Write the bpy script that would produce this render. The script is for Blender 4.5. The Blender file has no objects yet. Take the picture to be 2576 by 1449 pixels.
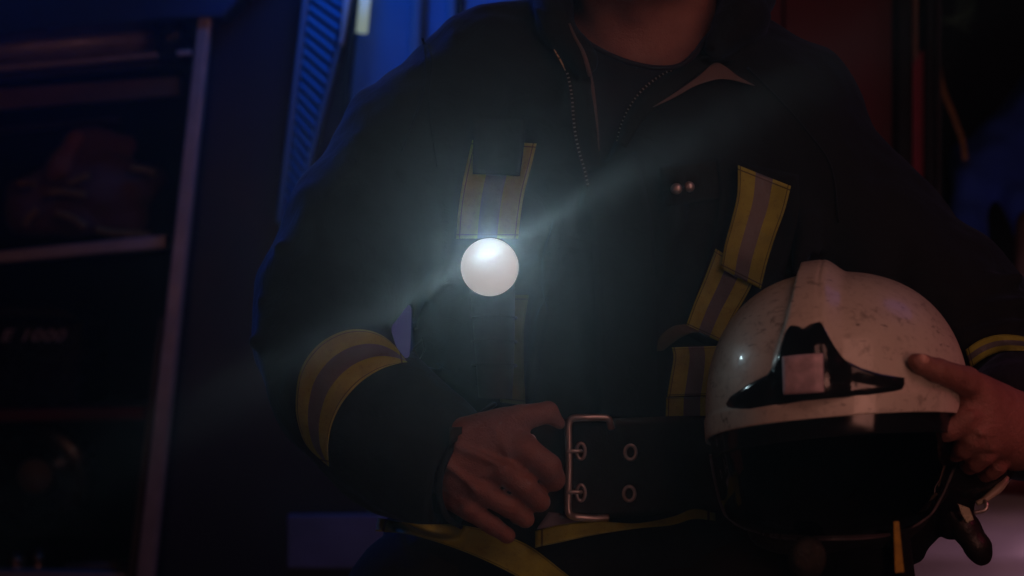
import bpy, bmesh, math, random
import numpy as np
from mathutils import Vector, Matrix
from mathutils.bvhtree import BVHTree
random.seed(7); np.random.seed(7)
scene = bpy.context.scene
C = scene.collection

# ------------------------------------------------------------------ camera
F = 50.0 / 36.0 * 2576.0           # focal length in photo units (2576 wide)
D0 = 1.30                          # distance of the jacket front
PX = D0 / F                        # metres per photo unit at that distance
CU, CV = 1288.0, 724.5
PITCH, ROLL = math.radians(7), math.radians(3.5)
up = Vector((0, 0, 1)); fwd = Vector((0, math.cos(PITCH), math.sin(PITCH)))
rx = fwd.cross(up).normalized(); uy = rx.cross(fwd).normalized()
camx = (rx * math.cos(ROLL) + uy * math.sin(ROLL)).normalized()
camy = (uy * math.cos(ROLL) - rx * math.sin(ROLL)).normalized()
CAMLOC = Vector((0, 0, 1.12))
CM = Matrix(((camx.x, camy.x, -fwd.x, CAMLOC.x), (camx.y, camy.y, -fwd.y, CAMLOC.y),
             (camx.z, camy.z, -fwd.z, CAMLOC.z), (0, 0, 0, 1)))
cam = bpy.data.objects.new('camera', bpy.data.cameras.new('camera'))
C.objects.link(cam); cam.matrix_world = CM
cam.data.lens = 50; cam.data.sensor_width = 36
cam.data.clip_start = 0.02; cam.data.clip_end = 200
cam.data.dof.use_dof = True; cam.data.dof.focus_distance = 1.27; cam.data.dof.aperture_fstop = 4.5
scene.camera = cam

def PD(u, v, d):                    # a point seen at (u, v), d metres away
    return CM @ Vector(((u - CU) / F * d, -(v - CV) / F * d, -d))
def P(u, v, w=0.0):
    return PD(u, v, D0 + w * PX)
def PN(a):                          # the same for an (n,3) array
    a = np.asarray(a, dtype=np.float64)
    d = D0 + a[:, 2] * PX
    x = (a[:, 0] - CU) / F * d; y = -(a[:, 1] - CV) / F * d
    M = np.array(CM)
    return np.stack([x, y, -d], 1) @ M[:3, :3].T + M[:3, 3]

# ------------------------------------------------------------------ world, exposure
world = bpy.data.worlds.new("World"); scene.world = world; world.use_nodes = True
wn = world.node_tree; bg = wn.nodes['Background']
sky = wn.nodes.new('ShaderNodeTexSky'); sky.sky_type = 'NISHITA'; sky.sun_disc = False
sky.sun_elevation = math.radians(-6); sky.sun_rotation = math.radians(200)
wn.links.new(sky.outputs[0], bg.inputs[0]); bg.inputs[1].default_value = 0.05
vs = scene.view_settings; vs.view_transform = 'Standard'; vs.look = 'None'; vs.gamma = 1; vs.exposure = 0
scene.cycles.use_denoising = True; scene.cycles.max_bounces = 6
scene.cycles.volume_bounces = 0; scene.cycles.sample_clamp_indirect = 1.0
scene.cycles.use_adaptive_sampling = False

# ------------------------------------------------------------------ lamps (the night scene: coloured lamps, a fill added for the wing, the torch)
def lamp(name, kind, loc, target, power, color, size=None, size_y=None, spot=None, blend=0.5, radius=None):
    l = bpy.data.lights.new(name, kind); l.energy = power; l.color = color
    if kind == 'AREA':
        l.shape = 'RECTANGLE'; l.size = size; l.size_y = size_y or size
    if kind == 'SPOT':
        l.spot_size = spot; l.spot_blend = blend
    if radius is not None and kind != 'AREA': l.shadow_soft_size = radius
    o = bpy.data.objects.new(name, l); C.objects.link(o)
    o.location = loc
    z = (loc - target).normalized()
    o.rotation_euler = z.to_track_quat('Z', 'Y').to_euler()
    return o
def cs(x, y, d): return CM @ Vector((x, y, -d))      # camera-frame metres
KEY = lamp('warm_station_lamp', 'AREA', cs(0.70, 0.73, 0.25), P(2150, 873, -655), 2.1, (1.0, .42, .33), .75, .75)
lamp('warm_door_lamp', 'AREA', cs(.80, -.12, .20), P(2153, 1073, -655), .95, (1.0, .40, .30), .34, .34)
lamp('warm_low_lamp', 'AREA', cs(-1.0, .1, -.1), P(1500, 900, 0), .8, (1.0, .42, .30), .6, .5)
lamp('blue_beacon', 'SPOT', cs(-.22, 1.05, 2.42), PD(1000, 60, 2.9), 13, (.0, .19, 1.0), spot=math.radians(84), blend=1.0, radius=.12)
lamp('blue_rim_beacon', 'SPOT', cs(-1.02, .95, 2.72), P(950, 420, 200), 48, (.004, .12, 1.0), spot=math.radians(26), blend=.6, radius=.3)
lamp('blue_side_beacon', 'SPOT', cs(1.5, 1.2, 1.9), P(2200, 300, 200), 1.2, (.12, .16, 1.0), spot=math.radians(50), blend=.5, radius=.3)
lamp('red_beacon', 'SPOT', cs(1.1, .22, .85), P(2520, 1080, -380), 2.2, (1.0, .05, .16), spot=math.radians(20), blend=1.0, radius=.06)
lamp('wing_fill_light', 'AREA', cs(1.2, -1.0, 2.2), PD(2520, 1340, 2.85), 1.0, (1.0, .50, .70), .25, .25)  # added fill that brightens the wing band; no such lamp is known

# ------------------------------------------------------------------ helpers: objects
def prop(o, label=None, cat=None, group=None, kind=None):
    if label: o['label'] = label
    if cat: o['category'] = cat
    if group: o['group'] = group
    if kind: o['kind'] = kind
    return o
def empty(name, loc, label=None, cat=None, **k):
    o = bpy.data.objects.new(name, None); C.objects.link(o); o.location = loc
    o.empty_display_size = .05
    bpy.context.view_layer.update()
    return prop(o, label, cat, **k)
def put(name, me, mats, parent=None, smooth=True, label=None):
    o = bpy.data.objects.new(name, me); C.objects.link(o)
    for m in (mats if isinstance(mats, (list, tuple)) else [mats]): me.materials.append(m)
    if smooth: me.polygons.foreach_set('use_smooth', [True] * len(me.polygons))
    if parent is not None:
        # meshes are authored in world space; every ancestor carries only a location
        off = Vector((0, 0, 0)); p = parent
        while p is not None:
            off += p.location; p = p.parent
        me.transform(Matrix.Translation(-off)); o.parent = parent
    if label: o['label'] = label
    return o
def mesh(name, V, Fc):
    me = bpy.data.meshes.new(name)
    me.from_pydata([tuple(v) for v in V], [], [tuple(f) for f in Fc]); me.update()
    return me
def bm_mesh(name, bm):
    bmesh.ops.recalc_face_normals(bm, faces=bm.faces)
    me = bpy.data.meshes.new(name); bm.to_mesh(me); bm.free(); return me

# ------------------------------------------------------------------ helpers: materials
def srgb(r, g, b):
    return tuple(((c / 12.92) if c <= .04045 else ((c + .055) / 1.055) ** 2.4) for c in (r / 255, g / 255, b / 255))
class NT:
    def __init__(s, name):
        s.m = bpy.data.materials.new(name); s.m.use_nodes = True
        s.t = s.m.node_tree; s.b = s.t.nodes['Principled BSDF']; s.out = s.t.nodes['Material Output']
    def n(s, kind, **k):
        nd = s.t.nodes.new('ShaderNode' + kind)
        for a, b in k.items(): setattr(nd, a, b)
        return nd
    def l(s, a, b): s.t.links.new(a, b)
    def math(s, op, a, b=None, c=None):
        nd = s.n('Math', operation=op)
        for i, x in enumerate((a, b, c)):
            if x is None: continue
            if isinstance(x, (int, float)): nd.inputs[i].default_value = x
            else: s.l(x, nd.inputs[i])
        return nd.outputs[0]
    def noise(s, scale, detail=4, vec=None, rough=.6, dist=0):
        nd = s.n('TexNoise'); nd.inputs['Scale'].default_value = scale
        nd.inputs['Detail'].default_value = detail; nd.inputs['Roughness'].default_value = rough
        nd.inputs['Distortion'].default_value = dist
        if vec is None:
            vec = s.obj()
        s.l(vec, nd.inputs['Vector']); return nd.outputs['Fac']
    def obj(s):
        if not hasattr(s, '_tc'): s._tc = s.n('TexCoord')
        return s._tc.outputs['Object']
    def uv(s):
        s.obj(); return s._tc.outputs['UV']
    def ramp(s, f, stops):
        nd = s.n('ValToRGB'); s.l(f, nd.inputs[0])
        el = nd.color_ramp.elements
        while len(el) < len(stops): el.new(.5)
        for e, (p, c) in zip(el, stops):
            e.position = p; e.color = (*c, 1) if len(c) == 3 else c
        return nd.outputs[0]
    def mix(s, f, a, b):
        nd = s.n('Mix', data_type='RGBA')
        if isinstance(f, (int, float)): nd.inputs[0].default_value = f
        else: s.l(f, nd.inputs[0])
        for i, x in ((6, a), (7, b)):
            if isinstance(x, tuple): nd.inputs[i].default_value = (*x, 1)
            else: s.l(x, nd.inputs[i])
        return nd.outputs[2]
    def bump(s, h, strength=.3, dist=.001):
        nd = s.n('Bump'); nd.inputs['Strength'].default_value = strength; nd.inputs['Distance'].default_value = dist
        s.l(h, nd.inputs['Height']); s.l(nd.outputs[0], s.b.inputs['Normal'])
    def set(s, **k):
        for a, b in k.items():
            i = s.b.inputs[a.replace('_', ' ')]
            if isinstance(b, (int, float)): i.default_value = b
            elif isinstance(b, tuple): i.default_value = (*b, 1)
            else: s.l(b, i)
        return s
def simple(name, col, rough=.5, metal=0.0, var=.25, scale=30, bump=.15, bdist=.0006, **k):
    s = NT(name)
    f = s.noise(scale, 5)
    lo = tuple(c * (1 - var) for c in col); hi = tuple(min(1, c * (1 + var)) for c in col)
    s.set(Base_Color=s.ramp(f, [(.3, lo), (.7, hi)]), Metallic=metal)
    r = s.ramp(s.noise(scale * 1.7, 3), [(.3, (max(0, rough - .08),) * 3), (.7, (min(1, rough + .08),) * 3)])
    s.set(Roughness=r)
    if bump: s.bump(s.noise(scale * 6, 3), bump, bdist)
    for a, b in k.items(): s.set(**{a: b})
    return s.m
def cloth(name, col, sheen=.25, weave=2600, fold=.6, var=.25):
    s = NT(name)
    n1 = s.noise(9, 5); n2 = s.noise(120, 3)
    c = s.ramp(n1, [(.3, tuple(x * (1 - var) for x in col)), (.72, tuple(x * (1 + var) for x in col))])
    s.set(Base_Color=s.mix(s.math('MULTIPLY', n2, .35), c, tuple(x * 1.5 for x in col)), Roughness=.86)
    s.set(Sheen_Weight=sheen, Sheen_Roughness=.45, Specular_IOR_Level=.12, Sheen_Tint=(.35, .5, 1.0))
    w1 = s.n('TexWave', wave_type='BANDS', bands_direction='DIAGONAL'); w1.inputs['Scale'].default_value = weave / 6
    s.l(s.obj(), w1.inputs['Vector'])
    big = s.noise(22, 4, dist=1.2)
    h = s.math('ADD', s.math('MULTIPLY', w1.outputs['Fac'], .05), s.math('MULTIPLY', big, fold * 3))
    h = s.math('ADD', h, s.math('MULTIPLY', n2, .25))
    s.bump(h, .55, .0022)
    return s.m
M = {}
M['jacket'] = cloth('jacket_cloth', (.010, .012, .016), sheen=.18)
M['collar'] = cloth('collar_cloth', (.012, .013, .014), sheen=.12)
M['shirt'] = cloth('shirt_cloth', (.018, .016, .028), sheen=.2, fold=.5)
M['lining'] = cloth('lining_cloth', (.14, .105, .10), sheen=.1)
M['trousers'] = cloth('trouser_cloth', (.018, .014, .013), sheen=.03)
M['hood'] = cloth('nape_cloth', (.006, .006, .007), sheen=.05)
M['leather'] = simple('black_leather', (.012, .012, .012), .42, var=.3, scale=60, bump=.6, bdist=.001)
M['belt'] = simple('black_webbing', (.010, .014, .013), .6, var=.3, scale=90, bump=.5)
M['steel'] = simple('steel', (.60, .56, .56), .38, .75, var=.12, scale=80, bump=0)
M['brass'] = simple('brass', (.80, .50, .28), .32, 1.0, var=.2, scale=80, bump=.1)
M['zip_metal'] = simple('zip_metal', (.34, .26, .24), .4, .6, var=.2, scale=80, bump=0)
M['black_plastic'] = simple('black_plastic', (.012, .013, .015), .24, var=.2, scale=40, bump=.03)
M['black_gloss'] = simple('black_gloss', (.008, .009, .012), .14, var=.2, scale=40, bump=.02)
M['black_rubber'] = simple('black_rubber', (.008, .008, .009), .7, var=.3, scale=40, bump=.1)
M['hair'] = simple('dark_hair', (.02, .012, .008), .6, var=.4, scale=200, bump=.8)

def skin_mat():
    s = NT('skin')
    n1 = s.noise(28, 5); n2 = s.noise(260, 4)
    c = s.ramp(n1, [(.3, (.21, .095, .080)), (.55, (.29, .145, .12)), (.75, (.35, .19, .155))])
    s.set(Base_Color=s.mix(s.math('MULTIPLY', n2, .45), c, (.20, .07, .055)), Roughness=.5, Specular_IOR_Level=.4)
    s.set(Subsurface_Weight=.12, Subsurface_Scale=.006); s.b.inputs['Subsurface Radius'].default_value = (1, .35, .2)
    vor = s.n('TexVoronoi'); vor.inputs['Scale'].default_value = 750; s.l(s.obj(), vor.inputs['Vector'])
    s.bump(s.math('ADD', s.math('ADD', s.math('MULTIPLY', vor.outputs['Distance'], .5), n2), s.math('MULTIPLY', s.noise(75, 4, dist=1.0), 1.6)), .7, .0014)
    return s.m
M['skin'] = skin_mat()

def tape_mat(name, yellow=(.34, .39, .055), silver=(.115, .125, .14), a=.34, b=.66):
    s = NT(name)
    sep = s.n('SeparateXYZ'); s.l(s.uv(), sep.inputs[0]); x, y = sep.outputs[0], sep.outputs[1]
    inside = s.math('MULTIPLY', s.math('GREATER_THAN', x, a), s.math('LESS_THAN', x, b))
    n1 = s.noise(35, 5); n2 = s.noise(300, 3)
    yc = s.ramp(n1, [(.3, tuple(c * .58 for c in yellow)), (.7, yellow)])
    sc = s.ramp(n1, [(.3, tuple(c * .75 for c in silver)), (.7, silver)])
    c = s.mix(inside, yc, sc)
    # stitching: a dashed dark thread a little inside the edge
    dx = s.math('ABSOLUTE', s.math('SUBTRACT', x, .5)); dy = s.math('ABSOLUTE', s.math('SUBTRACT', y, .5))
    lx = s.math('MULTIPLY', s.math('GREATER_THAN', dx, .440), s.math('LESS_THAN', dx, .458))
    ly = s.math('MULTIPLY', s.math('GREATER_THAN', dy, .455), s.math('LESS_THAN', dy, .468))
    st = s.math('MAXIMUM', lx, ly)
    c = s.mix(s.math('MULTIPLY', st, .8), c, (.02, .015, .01))
    c = s.mix(s.math('MULTIPLY', s.math('GREATER_THAN', n2, .62), .25), c, (.08, .06, .03))
    s.set(Base_Color=c, Roughness=s.ramp(inside, [(0, (.8,) * 3), (1, (.42,) * 3)]))
    s.bump(s.math('SUBTRACT', s.math('ADD', s.math('MULTIPLY', n1, 2), n2), s.math('MULTIPLY', st, 1.2)), .35, .0012)
    return s.m
M['tape'] = tape_mat('reflective_tape')

def helmet_mat():
    s = NT('worn_white_paint')
    mp = s.n('Mapping'); s.l(s.obj(), mp.inputs[0]); mp.inputs['Scale'].default_value = (1, 1, 1)
    n1 = s.noise(18, 6, mp.outputs[0], .62); n2 = s.noise(120, 6, mp.outputs[0], .7, .4)
    m2 = s.n('Mapping'); s.l(s.obj(), m2.inputs[0]); m2.inputs['Scale'].default_value = (1, 1, 4.5)
    m2.inputs['Rotation'].default_value = (.4, .7, .3)
    n3 = s.noise(55, 4, m2.outputs[0], .6, .8)
    spots = s.ramp(n2, [(.525, (0, 0, 0)), (.63, (1, 1, 1))])
    patch = s.ramp(n1, [(.47, (0, 0, 0)), (.66, (1, 1, 1))])
    scr = s.ramp(n3, [(.635, (0, 0, 0)), (.68, (1, 1, 1))])
    dirt = s.math('MULTIPLY', spots, s.math('ADD', s.math('MULTIPLY', patch, .6), .22))
    c = s.ramp(n1, [(.25, (.66, .63, .56)), (.75, (.52, .48, .42))])
    c = s.mix(dirt, c, (.12, .10, .08))
    c = s.mix(s.math('MULTIPLY', scr, .75), c, (.13, .11, .10))
    s.set(Base_Color=c, Roughness=s.ramp(n2, [(.4, (.34,) * 3), (.7, (.55,) * 3)]), Coat_Weight=.35, Coat_Roughness=.07)
    s.bump(s.math('ADD', n2, s.math('MULTIPLY', scr, -.6)), .12, .0006)
    return s.m
M['helmet'] = helmet_mat()
M['sticker'] = simple('scuffed_sticker', (.52, .40, .46), .5, var=.3, scale=110, bump=.2)
def glass_mat(name, tint=(.03, .035, .045), rough=.03):
    s = NT(name)
    tr = s.n('BsdfTransparent'); tr.inputs[0].default_value = (*tint, 1)
    gl = s.n('BsdfGlossy'); gl.inputs['Roughness'].default_value = rough; gl.inputs[0].default_value = (1, 1, 1, 1)
    fr = s.n('Fresnel'); fr.inputs[0].default_value = 1.45
    mx = s.n('MixShader'); s.l(fr.outputs[0], mx.inputs[0]); s.l(tr.outputs[0], mx.inputs[1]); s.l(gl.outputs[0], mx.inputs[2])
    s.l(mx.outputs[0], s.out.inputs['Surface']); return s.m
M['pad'] = simple('shiny_leather', (.02, .018, .012), .22, var=.5, scale=150, bump=.9, bdist=.002)
M['visor'] = glass_mat('tinted_visor')
def emis(name, col, strength):
    s = NT(name); s.set(Base_Color=(.8, .8, .8)); s.b.inputs['Emission Color'].default_value = (*col, 1)
    s.b.inputs['Emission Strength'].default_value = strength; return s.m
M['torch_lens'] = emis('lit_torch_lens', (1, .96, .92), .26)
M['tube_lit'] = emis('lit_tube', (.62, .84, .74), .30)

M['red_paint'] = simple('red_truck_paint', (.14, .002, .014), .5, var=.15, scale=4, bump=.02, Coat_Weight=.1)
M['shaded_paint'] = simple('shaded_truck_paint', (.024, .012, .032), .4, var=.2, scale=4, bump=.02)  # red body paint darkened towards navy, standing for shade and blue light
M['blue_lit_panel'] = simple('blue_lit_truck_panel', (.05, .20, .42), .35, var=.12, scale=5, bump=.03)  # blue lamp light put into the colour of a pale panel
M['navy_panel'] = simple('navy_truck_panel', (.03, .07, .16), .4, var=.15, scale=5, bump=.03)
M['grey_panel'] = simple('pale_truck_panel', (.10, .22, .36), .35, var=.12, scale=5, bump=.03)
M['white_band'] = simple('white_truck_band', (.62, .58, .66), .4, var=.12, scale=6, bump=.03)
M['blue_lit_band'] = simple('blue_lit_white_band', (.20, .20, .36), .5, var=.2, scale=9, bump=.03)  # the white band again, dimmed and blued to carry blue light
M['aluminium'] = simple('brushed_aluminium', (.60, .50, .46), .42, .35, var=.15, scale=25, bump=.05)
M['dark_metal'] = simple('dark_metal', (.05, .045, .055), .5, .3, var=.3, scale=20)
M['black_interior'] = simple('black_interior', (.010, .011, .014), .8, var=.4, scale=10)
M['crimson'] = simple('crimson_trim', (.30, .008, .05), .4, var=.2, scale=10)
M['brown_trim'] = simple('brown_trim', (.20, .12, .08), .5, var=.3, scale=14)
M['gear'] = cloth('brown_gear_cloth', (.42, .19, .11), sheen=.1)
M['gear_dark'] = cloth('dark_gear_cloth', (.22, .12, .10), sheen=.1)
M['ochre_tape'] = simple('ochre_tape', (.36, .20, .05), .6, var=.3, scale=50)
M['blue_cloth'] = cloth('blue_cloth', (.03, .08, .40), sheen=.2)
M['strap'] = simple('tan_strap', (.38, .22, .09), .7, var=.3, scale=60)
M['green_net'] = simple('green_net', (.10, .22, .12), .6, var=.3, scale=60)
M['letters'] = simple('pale_letters', (.55, .5, .62), .5, var=.2, scale=60)
M['concrete'] = simple('concrete', (.18, .17, .16), .8, var=.3, scale=3, bump=.3, bdist=.003)

# ------------------------------------------------------------------ helpers: shapes
def box_uv(u0, u1, v0, v1, d, thick, name, mat, parent, quad=None, bev=.004, label=None, seg=2):
    """a slab seen as a rectangle (or quad) at distance d, thick metres deep behind it"""
    q = quad or [(u0, v0), (u1, v0), (u1, v1), (u0, v1)]
    ds = d if isinstance(d, (list, tuple)) else [d] * len(q)
    fr = [PD(a, b, dd) for (a, b), dd in zip(q, ds)]
    bk = [p + fwd * thick for p in fr]
    n = len(q); bm = bmesh.new()
    vf = [bm.verts.new(p) for p in fr]; vb = [bm.verts.new(p) for p in bk]
    bm.faces.new(vf); bm.faces.new(vb[::-1])
    for i in range(n): bm.faces.new((vf[i], vb[i], vb[(i + 1) % n], vf[(i + 1) % n]))
    if bev: bmesh.ops.bevel(bm, geom=list(bm.edges), offset=min(bev, thick * .3), segments=seg, profile=.6, affect='EDGES')
    return put(name, bm_mesh(name, bm), mat, parent, smooth=False, label=label)
def crm(pts, n):
    """Catmull-Rom resample of control points to n samples"""
    p = np.array(pts, float); m = len(p)
    if m == 2: return p[0] + (p[1] - p[0]) * np.linspace(0, 1, n)[:, None]
    seg = np.linalg.norm(np.diff(p, axis=0), axis=1); s = np.concatenate([[0], np.cumsum(seg)]); s /= s[-1]
    q = np.vstack([2 * p[0] - p[1], p, 2 * p[-1] - p[-2]]); out = []
    for t in np.linspace(0, 1, n):
        i = min(np.searchsorted(s, t, side='right') - 1, m - 2); f = (t - s[i]) / max(1e-9, s[i + 1] - s[i])
        a, b, c, d = q[i], q[i + 1], q[i + 2], q[i + 3]
        out.append(.5 * (2 * b + (c - a) * f + (2 * a - 5 * b + 4 * c - d) * f * f + (3 * b - a - 3 * c + d) * f ** 3))
    return np.array(out)
def tube(pts, rad, name, mat, parent, res=10, n=None, closed=False, cap=True, label=None, bm_in=None):
    """round tube through world points; rad a number or one per point"""
    P3 = [Vector(p) for p in (crm([tuple(q) for q in pts], n) if n else [tuple(q) for q in pts])]
    m = len(P3); R = crm([[r] for r in rad], m)[:, 0] if isinstance(rad, (list, tuple)) else [rad] * m
    bm = bm_in or bmesh.new(); rings = []; prev = None
    for i in range(m):
        a = P3[(i - 1) % m] if (closed or i > 0) else P3[i]; b = P3[(i + 1) % m] if (closed or i < m - 1) else P3[i]
        t = (b - a).normalized()
        if prev is None:
            nrm = t.orthogonal().normalized()
        else: nrm = (prev - t * prev.dot(t)).normalized()
        prev = nrm; bn = t.cross(nrm)
        rings.append([bm.verts.new(P3[i] + (nrm * math.cos(2 * math.pi * k / res) + bn * math.sin(2 * math.pi * k / res)) * R[i]) for k in range(res)])
    for i in range(m if closed else m - 1):
        A, B = rings[i], rings[(i + 1) % m]
        if closed and i == m - 1:
            sh = min(range(res), key=lambda s: (A[0].co - B[s].co).length); B = B[sh:] + B[:sh]
        for k in range(res): bm.faces.new((A[k], A[(k + 1) % res], B[(k + 1) % res], B[k]))
    if not closed and cap: bm.faces.new(rings[0][::-1]); bm.faces.new(rings[-1])
    if bm_in is not None: return None
    return put(name, bm_mesh(name, bm), mat, parent, label=label)
def lathe(profile, origin, axis, name, mat, parent, res=40, label=None):
    """profile: (radius, distance along axis) pairs in metres"""
    ax = axis.normalized(); e1 = ax.orthogonal().normalized(); e2 = ax.cross(e1); bm = bmesh.new(); rings = []
    for r, h in profile:
        if r < 1e-6: rings.append([bm.verts.new(origin + ax * h)])
        else: rings.append([bm.verts.new(origin + ax * h + (e1 * math.cos(2 * math.pi * k / res) + e2 * math.sin(2 * math.pi * k / res)) * r) for k in range(res)])
    for A, B in zip(rings, rings[1:]):
        for k in range(res):
            k2 = (k + 1) % res
            if len(A) == 1: bm.faces.new((A[0], B[k2], B[k]))
            elif len(B) == 1: bm.faces.new((A[k], A[k2], B[0]))
            else: bm.faces.new((A[k], A[k2], B[k2], B[k]))
    o = put(name, bm_mesh(name, bm), mat, parent, label=label)
    return o

# ---- signed-distance modelling in (u, v, w) photo units, meshed with surface nets
class Grid:
    def __init__(s, lo, hi, step):
        s.lo = np.array(lo, float); s.step = step
        s.ax = [np.arange(lo[i], hi[i] + step, step, dtype=np.float32) for i in range(3)]
        s.U = s.ax[0][:, None, None]; s.V = s.ax[1][None, :, None]; s.W = s.ax[2][None, None, :]
        s.shape = tuple(len(a) for a in s.ax)
def cap(g, a, b, ra, rb, fw=1.0):
    """tapered capsule; fw scales its depth (fw<1 flattens it along w)"""
    a = np.array(a, float); b = np.array(b, float)
    d = b - a; d2 = d.copy(); d2[2] /= fw
    L = float(d2 @ d2) + 1e-6
    x = g.U - a[0]; y = g.V - a[1]; z = (g.W - a[2]) / fw
    t = np.clip((x * d2[0] + y * d2[1] + z * d2[2]) / L, 0, 1)
    return np.sqrt((x - t * d2[0]) ** 2 + (y - t * d2[1]) ** 2 + (z - t * d2[2]) ** 2) - (ra + t * (rb - ra))
def ell(g, c, r, p=2.0):
    x = np.abs(g.U - c[0]) / r[0]; y = np.abs(g.V - c[1]) / r[1]; z = np.abs(g.W - c[2]) / r[2]
    return ((x ** p + y ** p + z ** p) ** (1 / p) - 1) * min(r)
def smin(a, b, k):
    h = np.clip(.5 + .5 * (b - a) / k, 0, 1)
    return b * (1 - h) + a * h - k * h * (1 - h)
def chain(g, pts, k=10, fw=1.0):
    """pts: (u, v, w, r)"""
    o = None
    for p, q in zip(pts, pts[1:]):
        c = cap(g, p[:3], q[:3], p[3], q[3], fw); o = c if o is None else smin(o, c, k)
    return o
def nets(Fv, g):
    S = Fv < 0
    nx, ny, nz = Fv.shape
    cnt = np.zeros((nx - 1, ny - 1, nz - 1), np.int8)
    for i in (0, 1):
        for j in (0, 1):
            for k in (0, 1): cnt += S[i:nx - 1 + i, j:ny - 1 + j, k:nz - 1 + k]
    act = (cnt > 0) & (cnt < 8); idx = np.argwhere(act); N = len(idx)
    ids = -np.ones(act.shape, np.int32); ids[act] = np.arange(N)
    acc = np.zeros((N, 3)); num = np.zeros(N)
    cn = {}
    for i in (0, 1):
        for j in (0, 1):
            for k in (0, 1): cn[i, j, k] = Fv[idx[:, 0] + i, idx[:, 1] + j, idx[:, 2] + k].astype(float)
    for a in cn:
        for ax in range(3):
            if a[ax] == 0:
                b = list(a); b[ax] = 1; b = tuple(b); fa, fb = cn[a], cn[b]
                m = (fa < 0) != (fb < 0); t = np.where(m, fa / np.where(fa == fb, 1, fa - fb), 0)
                p = np.tile(np.array(a, float), (N, 1)); p[:, ax] += t
                acc[m] += p[m]; num[m] += 1
    vert = g.lo + (idx + acc / num[:, None]) * g.step
    quads = []
    for ax in range(3):
        o1, o2 = (ax + 1) % 3, (ax + 2) % 3
        sl = [slice(None)] * 3; sl[ax] = slice(0, -1); sh = [slice(None)] * 3; sh[ax] = slice(1, None)
        A = S[tuple(sl)]; B = S[tuple(sh)]; e = np.argwhere(A != B)
        ok = (e[:, o1] > 0) & (e[:, o2] > 0) & (e[:, o1] < Fv.shape[o1] - 1) & (e[:, o2] < Fv.shape[o2] - 1); e = e[ok]
        ins = A[e[:, 0], e[:, 1], e[:, 2]]
        def g_(d1, d2):
            c = e.copy(); c[:, o1] -= d1; c[:, o2] -= d2; return ids[c[:, 0], c[:, 1], c[:, 2]]
        q = np.stack([g_(1, 1), g_(0, 1), g_(0, 0), g_(1, 0)], 1)
        q[~ins] = q[~ins][:, ::-1]; quads.append(q)
    q = np.concatenate(quads); q = q[(q >= 0).all(1)]
    # (u, v, w) -> world flips orientation (v goes down); fix winding
    return vert, q[:, ::-1] if False else q
def np_mesh(name, V, Q):
    me = bpy.data.meshes.new(name)
    me.vertices.add(len(V)); me.vertices.foreach_set('co', np.asarray(V, np.float32).ravel())
    me.loops.add(Q.size); me.loops.foreach_set('vertex_index', Q.ravel().astype(np.int32))
    me.polygons.add(len(Q)); me.polygons.foreach_set('loop_start', np.arange(0, Q.size, 4, dtype=np.int32))
    me.polygons.foreach_set('loop_total', np.full(len(Q), 4, np.int32))
    me.update(); me.validate(); return me
def relax(V, Q, it=2, lam=.5):
    for _ in range(it):
        acc = np.zeros_like(V); n = np.zeros(len(V))
        for a, b in ((0, 1), (1, 2), (2, 3), (3, 0)):
            np.add.at(acc, Q[:, a], V[Q[:, b]]); np.add.at(n, Q[:, a], 1)
            np.add.at(acc, Q[:, b], V[Q[:, a]]); np.add.at(n, Q[:, b], 1)
        V = V + lam * (acc / np.maximum(n, 1)[:, None] - V)
    return V
def sdf_obj(name, fn, lo, hi, step, mat, parent, it=2, keep=None, label=None):
    g = Grid(lo, hi, step); f = fn(g); f = np.broadcast_to(f, g.shape).astype(np.float32)
    V, Q = nets(f, g); V = relax(V, Q, it)
    W = PN(V)
    # outward normals
    me = np_mesh(name, W, Q)
    bm = bmesh.new(); bm.from_mesh(me); bmesh.ops.recalc_face_normals(bm, faces=bm.faces); bm.to_mesh(me); bm.free()
    o = put(name, me, mat, parent, label=label) if mat is not None else me
    if keep is not None: keep['V'] = V; keep['Q'] = Q
    return o
def wob(g, s, seed=0, warp=1.0):
    """soft cloth-like noise made of warped sines"""
    r = np.random.RandomState(seed); o = 0
    for i in range(4):
        k = r.randn(3); k /= np.linalg.norm(k); f = (1 + .6 * i) / s; ph = r.rand() * 6
        k2 = r.randn(3); f2 = .6 / s
        o = o + np.sin((g.U * k[0] + g.V * k[1] + g.W * k[2]) * f + ph + warp * np.sin((g.U * k2[0] + g.V * k2[1] + g.W * k2[2]) * f2)) / (1 + .5 * i)
    return o / 2.2

# ------------------------------------------------------------------ the setting
def ground_sheet(name, z, size, mat):
    me = mesh(name, [(-size, -size, z), (size, -size, z), (size, size, z), (-size, size, z)], [(0, 1, 2, 3)])
    return prop(put(name, me, mat, None, smooth=False), kind='structure')
ground_sheet('floor', 0.0, 30, M['concrete'])

# ------------------------------------------------------------------ the fire truck filling the background
truck = empty('fire_truck', Vector((0, 3.4, 0)), 'dark red fire truck with open lit equipment locker behind the firefighter', 'fire truck')
TD = 2.9
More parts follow.
